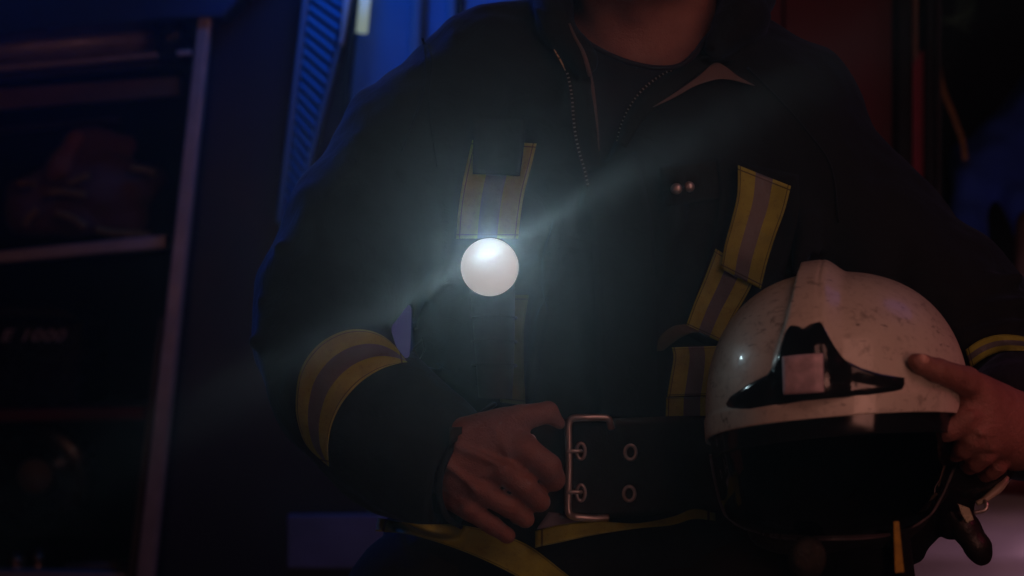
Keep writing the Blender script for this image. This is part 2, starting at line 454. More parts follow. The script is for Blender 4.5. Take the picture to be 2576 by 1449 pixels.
# left: open equipment locker
def shelf_quad(x0, x1, yl0, yr0, yl1, yr1): return [(x0, yl0), (x1, yr0), (x1, yr1), (x0, yl1)]
locker = box_uv(0, 0, 0, 0, 3.55, .03, 'locker_back', M['black_interior'], truck, quad=[(-260, -400), (640, -400), (520, 1800), (-260, 1800)])
box_uv(0, 0, 0, 0, 2.97, .55, 'locker_side', M['black_interior'], truck, quad=[(482, 30), (494, 30), (352, 1700), (336, 1700)])
sh = shelf_quad(-260, 415, 658, 589, 684, 624)
box_uv(0, 0, 0, 0, 2.93, .05, 'shelf_lip', M['aluminium'], truck, quad=sh)
box_uv(0, 0, 0, 0, 2.99, .45, 'shelf', M['dark_metal'], truck, quad=shelf_quad(-260, 418, 668, 600, 676, 612))
box_uv(0, 0, 0, 0, 2.93, .05, 'shelf_lip', M['red_paint'], truck, quad=shelf_quad(-260, 362, 1036, 1022, 1066, 1056), label='red lip of the middle shelf')
box_uv(0, 0, 0, 0, 2.99, .45, 'shelf', M['dark_metal'], truck, quad=shelf_quad(-260, 368, 1046, 1034, 1054, 1046))
box_uv(0, 0, 0, 0, 2.93, .05, 'shelf_lip', M['aluminium'], truck, quad=shelf_quad(-260, 315, 1436, 1444, 1470, 1476))
box_uv(0, 0, 0, 0, 2.99, .45, 'shelf', M['dark_metal'], truck, quad=shelf_quad(-260, 318, 1446, 1450, 1460, 1466))
# roller shutter housing over the opening
box_uv(0, 0, 0, 0, 2.84, .35, 'upper_panel', M['navy_panel'], truck, quad=[(-400, -300), (1000, -420), (560, 40), (400, 44), (-400, 118)])
a, b = PD(-330, 150, 2.99), PD(402, 94, 2.99)
bm = bmesh.new(); tube([a, b], .034, '', None, None, res=28, bm_in=bm)
roll = put('shutter_roll', bm_mesh('shutter_roll', bm), M['aluminium'], truck)
lathe([(0, 0), (.055, .001), (.062, .006), (.062, .05), (.055, .06), (0, .061)], PD(400, 100, 2.95), (PD(480, 96, 2.95) - PD(400, 102, 2.95)), 'roll_end_cap', M['black_plastic'], truck, res=32)
box_uv(0, 0, 0, 0, 2.86, .012, 'end_cap_clip', M['aluminium'], truck, quad=[(442, 126), (480, 123), (480, 138), (444, 140)])
box_uv(0, 0, 0, 0, 2.90, .03, 'shutter_slat', M['aluminium'], truck, quad=[(-330, 190), (396, 129), (398, 143), (-330, 206)])
box_uv(0, 0, 0, 0, 2.93, .03, 'shutter_slat', M['dark_metal'], truck, quad=[(-330, 214), (398, 148), (400, 168), (-330, 234)])
box_uv(0, 0, 0, 0, 2.95, .03, 'shutter_slat', M['brown_trim'], truck, quad=[(-330, 244), (450, 191), (452, 240), (-330, 300)])
box_uv(0, 0, 0, 0, 3.05, .03, 'rear_rail', M['dark_metal'], truck, quad=[(-330, 346), (300, 292), (300, 304), (-330, 366)])
# frame trim of the opening, an L profile with its side turned to the blue lamp
fq = [(490, 60), (522, 60), (382, 1500), (336, 1500)]
box_uv(0, 0, 0, 0, 2.86, .03, 'locker_frame', M['aluminium'], truck, quad=[(507, -40), (538, -40), (377, 1520), (333, 1520)])
box_uv(0, 0, 0, 0, 2.88, .02, 'inner_guide_rail', M['brown_trim'], truck, quad=[(398, 800), (408, 800), (331, 1500), (314, 1500)])
# body panels
box_uv(0, 0, 0, 0, 2.92, .25, 'side_panel', M['shaded_paint'], truck, quad=[(536, -300), (930, -300), (930, 1900), (330, 1900)])
box_uv(0, 0, 0, 0, 2.95, .25, 'side_panel', M['shaded_paint'], truck, quad=[(925, 480), (1700, 480), (1700, 1900), (925, 1900)])
box_uv(0, 0, 0, 0, 2.93, .25, 'side_panel', M['red_paint'], truck, quad=[(1640, -400), (1968, -400), (1968, 1900), (1640, 1900)])
box_uv(0, 0, 0, 0, 2.93, .25, 'cab_door', M['red_paint'], truck, quad=[(1974, -400), (2258, -400), (2258, 1230), (1974, 1230)])
box_uv(0, 0, 0, 0, 2.90, .3, 'cab_corner_panel', M['blue_lit_panel'], truck, quad=[(886, -400), (1650, -400), (1650, 520), (880, 520)])
for (ua, ub, vb, w2, dd, mt) in ((1035, 1058, 560, 14, 2.87, 'grey_panel'), (1052, 1076, 560, 10, 2.875, 'dark_metal'), (1126, 1146, 560, 12, 2.87, 'grey_panel'), (1147, 1166, 560, 12, 2.875, 'black_rubber'), (1290, 1310, 560, 12, 2.87, 'grey_panel')):
    box_uv(0, 0, 0, 0, dd, .05, 'panel_rib', M[mt], truck, quad=[(ua + 12, -300), (ub + 12, -300), (ub - 22, vb), (ua - 22, vb)], bev=.006)
# louvred vent (slanting slats between two rails)
vent = box_uv(0, 0, 0, 0, 2.90, .02, 'vent', M['dark_metal'], truck, quad=[(782, -100), (880, -100), (758, 560), (690, 560)])
for k in range(26):
    v = -140 + k * 27.0
    uL = 768 - (v) * .130; uR = 866 - (v + 60) * .245
    box_uv(0, 0, 0, 0, [2.872, 2.872, 2.86, 2.86], .006, 'vent_slat', M['blue_lit_panel'], vent, quad=[(uL, v), (uR, v + 62), (uR, v + 84), (uL, v + 22)], bev=.001, seg=1)
box_uv(0, 0, 0, 0, 2.83, .03, 'vent_rail', M['grey_panel'], vent, quad=[(772, -100), (786, -100), (706, 560), (694, 560)])
box_uv(0, 0, 0, 0, 2.83, .04, 'vent_rail', M['white_band'], vent, quad=[(868, -60), (890, -60), (860, 110), (854, 110)])
box_uv(0, 0, 0, 0, 2.84, .04, 'vent_rail', M['grey_panel'], vent, quad=[(862, 60), (870, 60), (742, 560), (728, 560)])
box_uv(0, 0, 0, 0, 2.85, .04, 'door_seal', M['black_rubber'], truck, quad=[(897, -100), (912, -100), (868, 300), (856, 300)])
# white bands low on the body
box_uv(0, 0, 0, 0, 2.90, .02, 'white_band', M['blue_lit_band'], truck, quad=[(722, 1296), (1180, 1294), (1180, 1432), (722, 1430)])
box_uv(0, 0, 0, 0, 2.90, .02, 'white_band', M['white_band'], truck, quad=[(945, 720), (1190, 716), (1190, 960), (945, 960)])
# right: seals, trims, open cab doorway
box_uv(0, 0, 0, 0, 2.88, .10, 'door_seal', M['black_rubber'], truck, quad=[(2260, -300), (2292, -300), (2292, 1100), (2260, 1100)])
box_uv(0, 0, 0, 0, 2.90, .10, 'door_trim', M['brown_trim'], truck, quad=[(2296, -300), (2312, -300), (2312, 150), (2296, 150)])
box_uv(0, 0, 0, 0, 2.90, .10, 'door_trim', M['crimson'], truck, quad=[(2296, 156), (2326, 120), (2326, 1000), (2296, 1000)])
box_uv(0, 0, 0, 0, 2.88, .14, 'door_seal', M['black_rubber'], truck, quad=[(2330, -300), (2354, -300), (2354, 1100), (2330, 1100)])
box_uv(0, 0, 0, 0, 2.93, .03, 'grab_rail', M['dark_metal'], truck, quad=[(2358, -300), (2370, -300), (2370, 1100), (2358, 1100)])
box_uv(0, 0, 0, 0, 3.6, .05, 'cab_interior', M['black_interior'], truck, quad=[(2200, -700), (3100, -700), (3100, 1500), (2200, 1500)])
# lower right: the curved front wing with its white band
def wing(name, mat, rows, dd, parent):
    V = []; Fc = []; nc = 24
    for (vl, vr, bul) in rows:
        for k in range(nc):
            t = k / (nc - 1); u = 2240 + t * 620; v = vl + (vr - vl) * t * t
            V.append(PD(u, v, dd - bul - .10 * math.sin(t * 2.6)))
    for r in range(len(rows) - 1):
        for k in range(nc - 1):
            i = r * nc + k; Fc.append((i, i + 1, i + nc + 1, i + nc))
    o = put(name, mesh(name, V, Fc), mat, parent); md = o.modifiers.new('s', 'SOLIDIFY'); md.thickness = .02; return o
wing('front_wing', M['red_paint'], [(1130, 1120, 0), (1180, 1200, .03), (1262, 1304, .05)], 2.9, truck)
wing('wing_band', M['white_band'], [(1256, 1292, .052), (1262, 1298, .07), (1330, 1370, .10), (1372, 1400, .045), (1420, 1440, .05), (1560, 1600, .09)], 2.9, truck)

# things around the truck -------------------------------------------------------
# tube lamp by the vent
tl = empty('tube_lamp', PD(915, 0, 2.8), 'short glowing pale green tube lamp beside the louvred vent', 'lamp')
tube([PD(926, -80, 2.80), PD(910, 82, 2.80)], .0115, 'tube', M['tube_lit'], tl, res=16)
tube([PD(935, -170, 2.80), PD(926, -82, 2.80)], .0135, 'socket', M['black_plastic'], tl, res=16)
# gear on the upper shelf
gt = empty('folded_jacket', PD(220, 600, 3.1), 'brown folded turnout jacket with ochre stripes on the upper shelf', 'jacket')
def gear_fn(g):
    # metres turned into local photo units at 3.1 m; here u, v seen, w small offset in the same units
    f = ell(g, (235, 470, 0), (150, 90, 70), 2.2)
    f = smin(f, cap(g, (160, 420, -20), (215, 345, 0), 46, 30), 30)
    f = smin(f, cap(g, (215, 350, 0), (320, 360, 10), 34, 26), 30)
    f = smin(f, cap(g, (60, 545, -10), (330, 555, 10), 50, 42), 30)
    f = smin(f, cap(g, (250, 480, -30), (400, 450, 0), 46, 26), 30)
    f = smin(f, cap(g, (50, 490, 0), (180, 470, 0), 36, 40), 30)
    return f + wob(g, 26, 3) * 7
def far_obj(name, fn, lo, hi, step, mat, parent, dist):
    g = Grid(lo, hi, step); f = np.broadcast_to(fn(g), g.shape).astype(np.float32)
    V, Q = nets(f, g); V = relax(V, Q, 2)
    pts = [PD(a, b, dist + c * dist / F) for a, b, c in V]
    me = np_mesh(name, np.array([tuple(p) for p in pts]), Q)
    bm = bmesh.new(); bm.from_mesh(me); bmesh.ops.recalc_face_normals(bm, faces=bm.faces); bm.to_mesh(me); bm.free()
    return put(name, me, mat, parent)
far_obj('body_cloth', gear_fn, (-30, 270, -140), (460, 640, 160), 8, M['gear_dark'], gt, 3.12)
far_obj('folded_sleeve', lambda g: smin(cap(g, (150, 420, -70), (190, 350, -50), 30, 26), cap(g, (150, 420, -70), (130, 440, -70), 30, 18), 12) + wob(g, 20, 5) * 4, (60, 300, -180), (260, 500, 40), 7, M['gear'], gt, 3.12)
for pts in ([(120, 487), (160, 482), (215, 492)], [(62, 570), (72, 548), (95, 528)], [(140, 536), (180, 548), (215, 572)], [(330, 424), (360, 426), (392, 438)], [(170, 462), (195, 452), (225, 440)], [(45, 462), (70, 460), (90, 463)], [(240, 578), (300, 588), (380, 590)]):
    tube([PD(a, b, 3.03) for a, b in pts], .0085, 'ochre_stripe', M['ochre_tape'], gt, res=8, n=10)
# dark case with lettering on the middle shelf
case = empty('equipment_case', PD(60, 1020, 3.1), 'black equipment case with pale slanted lettering on the middle shelf', 'case')
box_uv(0, 0, 0, 0, 3.06, .22, 'case_body', M['black_plastic'], case, quad=[(-220, 800), (205, 806), (200, 1024), (-220, 1032)], bev=.012)
box_uv(0, 0, 0, 0, 3.05, .22, 'case_lid', M['leather'], case, quad=[(-220, 760), (150, 772), (200, 804), (-220, 798)], bev=.01)
fc = bpy.data.curves.new('t', 'FONT'); fc.body = 'E 1000'; fc.size = .040; fc.extrude = .001; fc.shear = .35; fc.align_x = 'RIGHT'; fc.space_character = 1.08; fc.offset = .0006
to = bpy.data.objects.new('t', fc); C.objects.link(to)
R = Matrix((camx.to_tuple() + (0,), camy.to_tuple() + (0,), (-fwd).to_tuple() + (0,), (0, 0, 0, 1))).transposed()
to.matrix_world = Matrix.Translation(PD(160, 858, 3.045)) @ R @ Matrix.Diagonal((1.15, .9, 1, 1))
bpy.context.view_layer.update()
tm = bpy.data.meshes.new_from_object(to.evaluated_get(bpy.context.evaluated_depsgraph_get())); tm.transform(to.matrix_world)
bpy.data.objects.remove(to); put('lettering', tm, M['letters'], case, smooth=False)
# brass couplings at the bottom
for i, (u, v, r, lab) in enumerate(((42, 1405, .020, 'squat brass hose coupling at the left end of the bottom shelf'), (97, 1398, .013, 'small brass hose coupling standing taller on the bottom shelf'), (230, 1425, .016, 'long dull hose nozzle lying on the bottom shelf'))):
    e = empty('hose_coupling' if i < 2 else 'hose_nozzle', PD(u, 1440, 3.0), lab, 'coupling' if i < 2 else 'nozzle', group='hose fittings on the bottom shelf')
    if i < 2:
        h = (1440 - v) * 3.0 / F
        lathe([(0, 0), (r * .8, .0), (r, .004), (r, h * .35), (r * .75, h * .45), (r * .75, h * .8), (r * .95, h * .85), (r * .95, h * 1.1), (0, h * 1.1)], PD(u, 1441, 3.0), camy, 'body', M['brass'], e, res=20)
        lathe([(r * .5, 0), (r * .6, .0), (r * .6, h * .4), (0, h * .4)], PD(u, 1441, 3.0) + camy * h * 1.08, camy, 'inner_ring', M['dark_metal'], e, res=20)
    else:
        tube([PD(165, 1428, 3.0), PD(300, 1425, 3.0)], [.011, .014], 'body', M['brown_trim'], e, res=14)
        tube([PD(300, 1425, 3.0), PD(325, 1425, 3.0)], [.017, .017], 'tip', M['dark_metal'], e, res=14)
# round reel faintly seen under the red shelf
e = empty('hose_reel', PD(85, 1200, 3.2), 'dark round hose reel in the lower locker bay under the red shelf', 'reel')
lathe([(.0, 0), (.02, 0), (.024, .02), (.10, .025), (.12, .03), (.12, .07), (0, .07)], PD(85, 1200, 3.12), fwd, 'drum', M['black_plastic'], e)
lathe([(.0, 0), (.035, .002), (.04, .012), (0, .013)], PD(85, 1200, 3.10), fwd, 'hub', M['brown_trim'], e)
# right side: jacket hung in the doorway, strap, net, seat
bj = empty('hanging_jacket', PD(2500, 300, 3.1), 'blue jacket hanging in the cab doorway behind the right shoulder', 'jacket')
far_obj('cloth', lambda g: smin(smin(cap(g, (2640, 270, 0), (2450, 420, 0), 95, 60), cap(g, (2450, 420, 0), (2425, 700, 0), 60, 42), 30), cap(g, (2560, 420, 0), (2600, 560, 10), 70, 60), 30) + wob(g, 30, 8) * 9, (2340, 150, -160), (2780, 800, 180), 9, M['blue_cloth'], bj, 3.1)
st = empty('hanging_strap', PD(2366, 190, 3.0), 'tan strap hanging at a slant beside the blue jacket', 'strap')
def ribbon(name, pts, wd, mat, parent, thick=.002):
    q = crm([tuple(p) for p in pts], 24); V = []; Fc = []
    for i, p in enumerate(q):
        t = Vector(q[min(i + 1, 23)]) - Vector(q[max(i - 1, 0)]); s = t.cross(fwd).normalized() * wd * .5
        V += [Vector(p) - s, Vector(p) + s]
    for i in range(23): Fc.append((2 * i, 2 * i + 1, 2 * i + 3, 2 * i + 2))
    o = put(name, mesh(name, V, Fc), mat, parent); md = o.modifiers.new('s', 'SOLIDIFY'); md.thickness = thick; return o
ribbon('webbing', [PD(2352, 60, 2.98), PD(2366, 200, 2.98), PD(2398, 290, 2.97), PD(2420, 350, 2.97), PD(2428, 402, 2.98)], .012, M['strap'], st)
tube([PD(2428, 398, 2.98), PD(2438, 408, 2.98), PD(2430, 420, 2.98), PD(2420, 410, 2.98)], .002, 'ring', M['dark_metal'], st, closed=True)
nt = empty('cargo_net', PD(2410, -20, 2.95), 'thin green net bunched at the top of the cab doorway', 'net')
for k in range(9):
    a = 2350 + k * 12; x = random.random() * 30
    bm = None
    tube([PD(2455 - k * 5, -40, 2.95), PD(2450 - k * 6, 20 + k * 3, 2.94), PD(2430 - k * 7 + x * .5, 45 + 2 * k, 2.95), PD(2438 - k * 9, 86 - 4 * k, 2.96)], .0009, 'cord', M['green_net'], nt, res=5, n=14)
for k in range(4):
    tube([PD(2456, 10 + 12 * k, 2.95), PD(2420, 34 + 9 * k, 2.94), PD(2380, 44 + 2 * k, 2.95), PD(2356, 46 - 4 * k, 2.95)], .0009, 'cord', M['green_net'], nt, res=5, n=14)
pc = empty('pale_pouch', PD(2600, 640, 2.8), 'pale pink blurred pouch at the right edge of the photo above the sleeve', 'pouch')
far_obj('cloth', lambda g: cap(g, (2590, 560, 0), (2580, 680, 0), 34, 30) + wob(g, 22, 4) * 4, (2520, 500, -60), (2660, 740, 60), 7, M['lining'], pc, 2.8)
tube([PD(2590, 535, 2.8), PD(2585, 500, 2.8), PD(2600, 440, 2.85)], .003, 'loop', M['dark_metal'], pc, res=8, n=12)

# ------------------------------------------------------------------ the firefighter
person = empty('person', Vector((P(1600, 1500, 330).x, P(1600, 1500, 330).y, 0)), 'firefighter in dark turnout jacket gripping the belt with one hand, head cropped', 'person')

TT = np.array([  # v, centre u, half width, half depth, centre w
    (-60, 1615, 150, 120, 360), (40, 1615, 250, 160, 340), (110, 1615, 380, 200, 330), (200, 1615, 480, 250, 320), (300, 1615, 540, 285, 310),
    (450, 1612, 572, 318, 315), (700, 1608, 580, 335, 330), (820, 1604, 575, 338, 330), (950, 1600, 566, 338, 328),
    (1060, 1592, 560, 330, 325), (1180, 1585, 556, 322, 325), (1300, 1580, 590, 335, 325), (1400, 1575, 640, 352, 330), (1560, 1570, 690, 375, 335), (1800, 1565, 740, 400, 340)], float)
def torso(g, shrink=0):
    v = g.V
    it = lambda c: np.interp(np.clip(v, -60, 1800), TT[:, 0], TT[:, c]).astype(np.float32)
    x = np.abs(g.U - it(1)) / (it(2) - shrink); z = np.abs(g.W - it(4)) / (it(3) - shrink)
    n = (x ** 2.3 + z ** 2.3) ** (1 / 2.3)
    return (n - 1) * it(3) * .9
def shoulders(g, s=0):
    f = smin(cap(g, (1270, 205, 300), (1520, 130, 320), 195 - s, 150 - s), cap(g, (1960, 300, 300), (1740, 150, 320), 195 - s, 150 - s), 60)
    return f
VPOLY = [(1434, 72), (1466, 130), (1486, 200), (1498, 270), (1506, 340), (1522, 400), (1550, 350), (1570, 290), (1606, 238), (1656, 193), (1712, 160), (1742, 130), (1797, 72), (1800, -220), (1442, -220)]
def poly_sd(U, V, poly):
    """2D signed distance to a polygon (negative inside)"""
    p = np.array(poly, float); d = None; sgn = np.ones(np.broadcast(U, V).shape)
    for i in range(len(p)):
        a, b = p[i], p[i - 1]; e = b - a; wx = U - a[0]; wy = V - a[1]
        t = np.clip((wx * e[0] + wy * e[1]) / (e @ e), 0, 1)
        q = (wx - e[0] * t) ** 2 + (wy - e[1] * t) ** 2; d = q if d is None else np.minimum(d, q)
        c1 = V >= a[1]; c2 = V < b[1]; c3 = e[0] * wy > e[1] * wx
        fl = (c1 & c2 & c3) | (~c1 & ~c2 & ~c3); sgn = np.where(fl, -sgn, sgn)
    return sgn * np.sqrt(d)
ARML = [(1235, 225, 290, 205), (1065, 395, 240, 212), (918, 600, 190, 205), (842, 745, 150, 196), (812, 852, 110, 172)]
FOREL = [(812, 852, 110, 172), (862, 965, 60, 182), (975, 1085, -20, 182), (1075, 1165, -70, 160), (1120, 1200, -95, 150)]
ARMR = [(1960, 320, 290, 200), (2000, 415, 260, 205), (2196, 612, 210, 200), (2366, 778, 160, 198), (2560, 930, 90, 195), (2700, 1010, 30, 190)]
FORER = [(2700, 1010, 30, 190), (2620, 1030, -90, 165), (2560, 1050, -170, 150)]
def jacket_fn(g):
    f = smin(torso(g), shoulders(g), 90)
    # recess for the open neck
    sd = poly_sd(g.U[:, :, 0], g.V[:, :, 0], VPOLY)[:, :, None]
    f = f + np.clip((14 - sd) / 28, 0, 1).astype(np.float32) * 62 * (g.W < 330)
    # cut away the space around the neck
    f = np.maximum(f, -cap(g, (1618, 130, 300), (1612, -300, 250), 176, 176))
    aL = smin(chain(g, ARML, 40), chain(g, FOREL, 40), 30)
    aR = smin(chain(g, ARMR, 40), chain(g, FORER, 40), 30)
    aL = np.maximum(aL, .935 * g.U + .355 * g.V - .48 * g.W - 1565)
    aL = np.maximum(aL, -cap(g, (1095, 1180, -105), (1300, 1270, -200), 104, 104))
    # folds across the sleeves
    for a, b, r in (((700, 620, 60), (900, 700, -20), 13), ((660, 760, 50), (850, 740, -20), 12), ((640, 860, 30), (800, 850, -50), 15), ((690, 930, 20), (830, 905, -60), 13), ((720, 700, 60), (960, 640, 10), 13), ((760, 1000, -30), (900, 900, -60), 0.1),
                    ((900, 420, 120), (1040, 520, 30), 14), ((930, 1180, -80), (1050, 1060, -160), 12), ((1010, 250, 100), (1090, 420, 50), 12)):
        aL = smin(aL, cap(g, a, b, r, r * .6), 26)
    for a, b, r in (((2400, 745, -20), (2560, 700, 0), 26), ((2395, 800, -40), (2570, 760, -60), 26), ((2420, 850, -60), (2580, 810, -100), 24), ((2160, 470, 60), (2300, 640, 20), 16), ((2010, 470, 60), (2060, 640, 20), 14)):
        aR = smin(aR, cap(g, a, b, r, r * .7), 26)
    f = smin(f, aL, 26); f = smin(f, aR, 40)
    # collar standing round the neck
    for pts, k in (([(1470, 150, 60, 34), (1402, 80, 130, 46), (1385, -20, 240, 52), (1400, -110, 360, 50), (1600, -150, 520, 50), (1850, -100, 380, 56), (1876, -20, 260, 66), (1868, 50, 170, 62), (1800, 128, 90, 36)], 20),):
        f = smin(f, chain(g, pts, k), 16)
    # long soft drape folds on the body
    for a, b, r in (((1720, 420, -10), (1640, 900, -10), 12), ((1480, 500, -5), (1500, 980, -5), 14), ((2040, 560, 20), (1990, 720, 20), 14),
                    ((1400, 560, -5), (1330, 1000, -5), 10), ((1080, 940, 120), (1290, 1000, 10), 12)):
        f = smin(f, cap(g, a, b, r, r * .5), 40)
    f = f + wob(g, 62, 11, 1.6) * 8 + wob(g, 26, 5, 1.3) * 3.6
    gap = poly_sd(g.U[:, :, 0], g.V[:, :, 0], [(1033, 764), (985, 826), (1000, 872), (1026, 906), (1030, 860)])[:, :, None]
    f = np.maximum(f, -(gap - 3))
    return f
keepJ = {}
jacket = sdf_obj('jacket', jacket_fn, (560, -260, -420), (2960, 1760, 760), 10, M['jacket'], person, it=1, keep=keepJ)
BV = BVHTree.FromPolygons([tuple(v) for v in keepJ['V']], [tuple(int(i) for i in q) for q in keepJ['Q']])
def surf(u, v):
    hit = BV.ray_cast(Vector((u, v, -2000)), Vector((0, 0, 1)))
    if hit[0] is not None and hit[0].z < 300: return hit[0].z, hit[1]
    n = BV.find_nearest(Vector((u, v, 60))); return n[0].z, n[1]
def patch(name, cols, nu, nv, off, mat, parent, thick=6, closed_grid=None, smooth_w=2, label=None, bend=None):
    """cols: list of edge curves [(u,v)...]; the sheet is ruled across them and laid on the jacket. uv.x runs across, uv.y along."""
    cur = [crm(c, nv) for c in cols]; A = np.array(cur)             # (k, nv, 2)
    G = np.stack([crm(A[:, j], nu) if len(cols) > 2 else A[0, j] + (A[-1, j] - A[0, j]) * np.linspace(0, 1, nu)[:, None] for j in range(nv)], 1)  # (nu, nv, 2)
    Wd = np.array([[surf(G[i, j, 0], G[i, j, 1])[0] for j in range(nv)] for i in range(nu)])
    for _ in range(smooth_w):
        Z = np.pad(Wd, 1, mode='edge'); Wd = np.minimum(Wd, (Z[:-2, 1:-1] + Z[2:, 1:-1] + Z[1:-1, :-2] + Z[1:-1, 2:] + Z[1:-1, 1:-1] * 2) / 6)
    if bend is not None: Wd = Wd + np.array([[bend(i / (nu - 1), j / (nv - 1)) for j in range(nv)] for i in range(nu)])
    V = []; Fc = []; UV = []
    for lay, o_ in ((0, off + thick), (1, off - 14)):
        for i in range(nu):
            for j in range(nv):
                e = 1.6 if (lay == 0 and (i in (0, nu - 1) or j in (0, nv - 1))) else 0
                V.append(P(G[i, j, 0], G[i, j, 1], Wd[i, j] - o_ + e)); UV.append((i / (nu - 1), j / (nv - 1)))
    N = nu * nv
    for i in range(nu - 1):
        for j in range(nv - 1):
            a = i * nv + j; Fc.append((a, a + 1, a + nv + 1, a + nv)); Fc.append((N + a, N + a + nv, N + a + nv + 1, N + a + 1))
    for i in range(nu - 1):
        for j, s in ((0, 1), (nv - 1, -1)):
            a = i * nv + j; q = (a, a + nv, N + a + nv, N + a); Fc.append(q if s > 0 else q[::-1])
    for j in range(nv - 1):
        for i, s in ((0, -1), (nu - 1, 1)):
            a = i * nv + j; q = (a, a + 1, N + a + 1, N + a); Fc.append(q if s > 0 else q[::-1])
    me = mesh(name, V, Fc); uvl = me.uv_layers.new(name='UVMap')
    for l in me.loops: uvl.data[l.index].uv = UV[l.vertex_index]
    bm = bmesh.new(); bm.from_mesh(me); bmesh.ops.recalc_face_normals(bm, faces=bm.faces); bm.to_mesh(me); bm.free()
    o = put(name, me, mat, parent, label=label)
    return o
# body: neck, head, chest, arms and hands in one continuous skin
def head_fn(g):
    f = ell(g, (1612, -330, 250), (205, 270, 255), 2.2)
    f = smin(f, ell(g, (1620, -118, 120), (150, 118, 130), 2.2), 50)          # jaw, chin
    f = smin(f, cap(g, (1610, -270, -10), (1610, -330, 20), 24, 14), 22)      # nose
    for s in (-1, 1):
        f = smin(f, cap(g, (1612 + 90 * s, -385, 30), (1612 + 40 * s, -378, 18), 16, 16), 14)
        f = np.maximum(f, -cap(g, (1612 + 66 * s, -345, -2), (1612 + 70 * s, -345, 0), 22, 22))
        f = smin(f, ell(g, (1612 + 208 * s, -300, 270), (18, 58, 34)), 12)
        f = smin(f, cap(g, (1612 + 30 * s, -205, 22), (1612, -205, 14), 12, 14), 8)
    return f
def torso_skin(g):
    n = cap(g, (1625, 120, 320), (1620, -220, 260), 172, 165)
    n = smin(n, cap(g, (1700, 150, 190), (1790, -120, 240), 26, 30), 40)       # neck muscles
    n = smin(n, cap(g, (1560, 150, 175), (1475, -100, 240), 24, 28), 40)
    n = smin(n, ell(g, (1612, 10, 150), (30, 40, 30)), 40)
    t = smin(np.maximum(torso(g, 62), -20 - g.V), shoulders(g, 60), 60)
    t = smin(t, n, 90)
    t = np.maximum(t, g.V - 1250)
    t = smin(t, head_fn(g), 60)
    for A in (ARML, FOREL[:-1], ARMR, FORER[:-1]):
        t = smin(t, chain(g, [(a, b, c, max(60, r * .42)) for a, b, c, r in A], 20), 20)
    return t
def handL(g):
    w0 = -175
    f = cap(g, (1010, 1120, -50), (1150, 1195, w0 + 40), 88, 66, .85)
    kn = [(1316, 1128, w0 - 38), (1272, 1188, w0 - 48), (1212, 1236, w0 - 40), (1182, 1284, w0 - 18)]
    wr = [(1180, 1108, w0 + 5), (1155, 1160, w0 - 8), (1142, 1205, w0 - 2), (1138, 1246, w0 + 16)]
    for (a, b, ra, rb) in zip(wr, kn, (50, 46, 42, 38), (38, 34, 31, 28)):
        f = smin(f, cap(g, a, b, ra, rb), 22)
    f = smin(f, cap(g, (1165, 1100, w0 + 10), (1270, 1075, w0 + 5), 48, 42), 30)      # web towards the thumb
    f = smin(f, cap(g, (1270, 1080, w0 + 5), (1300, 1130, w0 - 10), 44, 42), 30)
    th = [(1215, 1080, w0 + 0, 42), (1310, 1052, w0 - 10, 34), (1378, 1037, w0 - 5, 27), (1408, 1066, w0 + 22, 15)]
    f = smin(f, chain(g, th, 8), 14)
    def finger(p, k=8): return chain(g, p, 6)
    f = smin(f, finger([(*kn[0], 37), (1378, 1175, w0 - 44, 35), (1392, 1206, w0 - 16, 30), (1360, 1212, w0 + 40, 24)]), 8)
    f = smin(f, finger([(*kn[1], 33), (1322, 1226, w0 - 52, 31), (1358, 1262, w0 - 22, 26), (1330, 1264, w0 + 36, 22)]), 6)
    f = smin(f, finger([(*kn[2], 30), (1282, 1276, w0 - 38, 27), (1322, 1306, w0 - 12, 22), (1300, 1300, w0 + 40, 20)]), 6)
    f = smin(f, finger([(*kn[3], 26), (1240, 1322, w0 - 20, 24), (1276, 1347, w0 + 2, 20), (1260, 1335, w0 + 44, 17)]), 6)
    # tendons and knuckles
    for a, b, r in (((1152, 1124, w0 - 48), (1272, 1176, w0 - 88), 9), ((1120, 1164, w0 - 44), (1196, 1228, w0 - 76), 9), ((1232, 1062, w0 - 36), (1276, 1134, w0 - 68), 8), ((1180, 1200, w0 - 50), (1262, 1190, w0 - 86), 6), ((1140, 1240, w0 - 24), (1184, 1280, w0 - 46), 7)):
        f = smin(f, cap(g, a, b, r, r), 14)
    for k, r in zip(kn, (17, 17, 14, 12)):
        f = smin(f, ell(g, (k[0] - 2, k[1], k[2] - 26), (r * 1.4, r * 1.1, r)), 16)
    return f
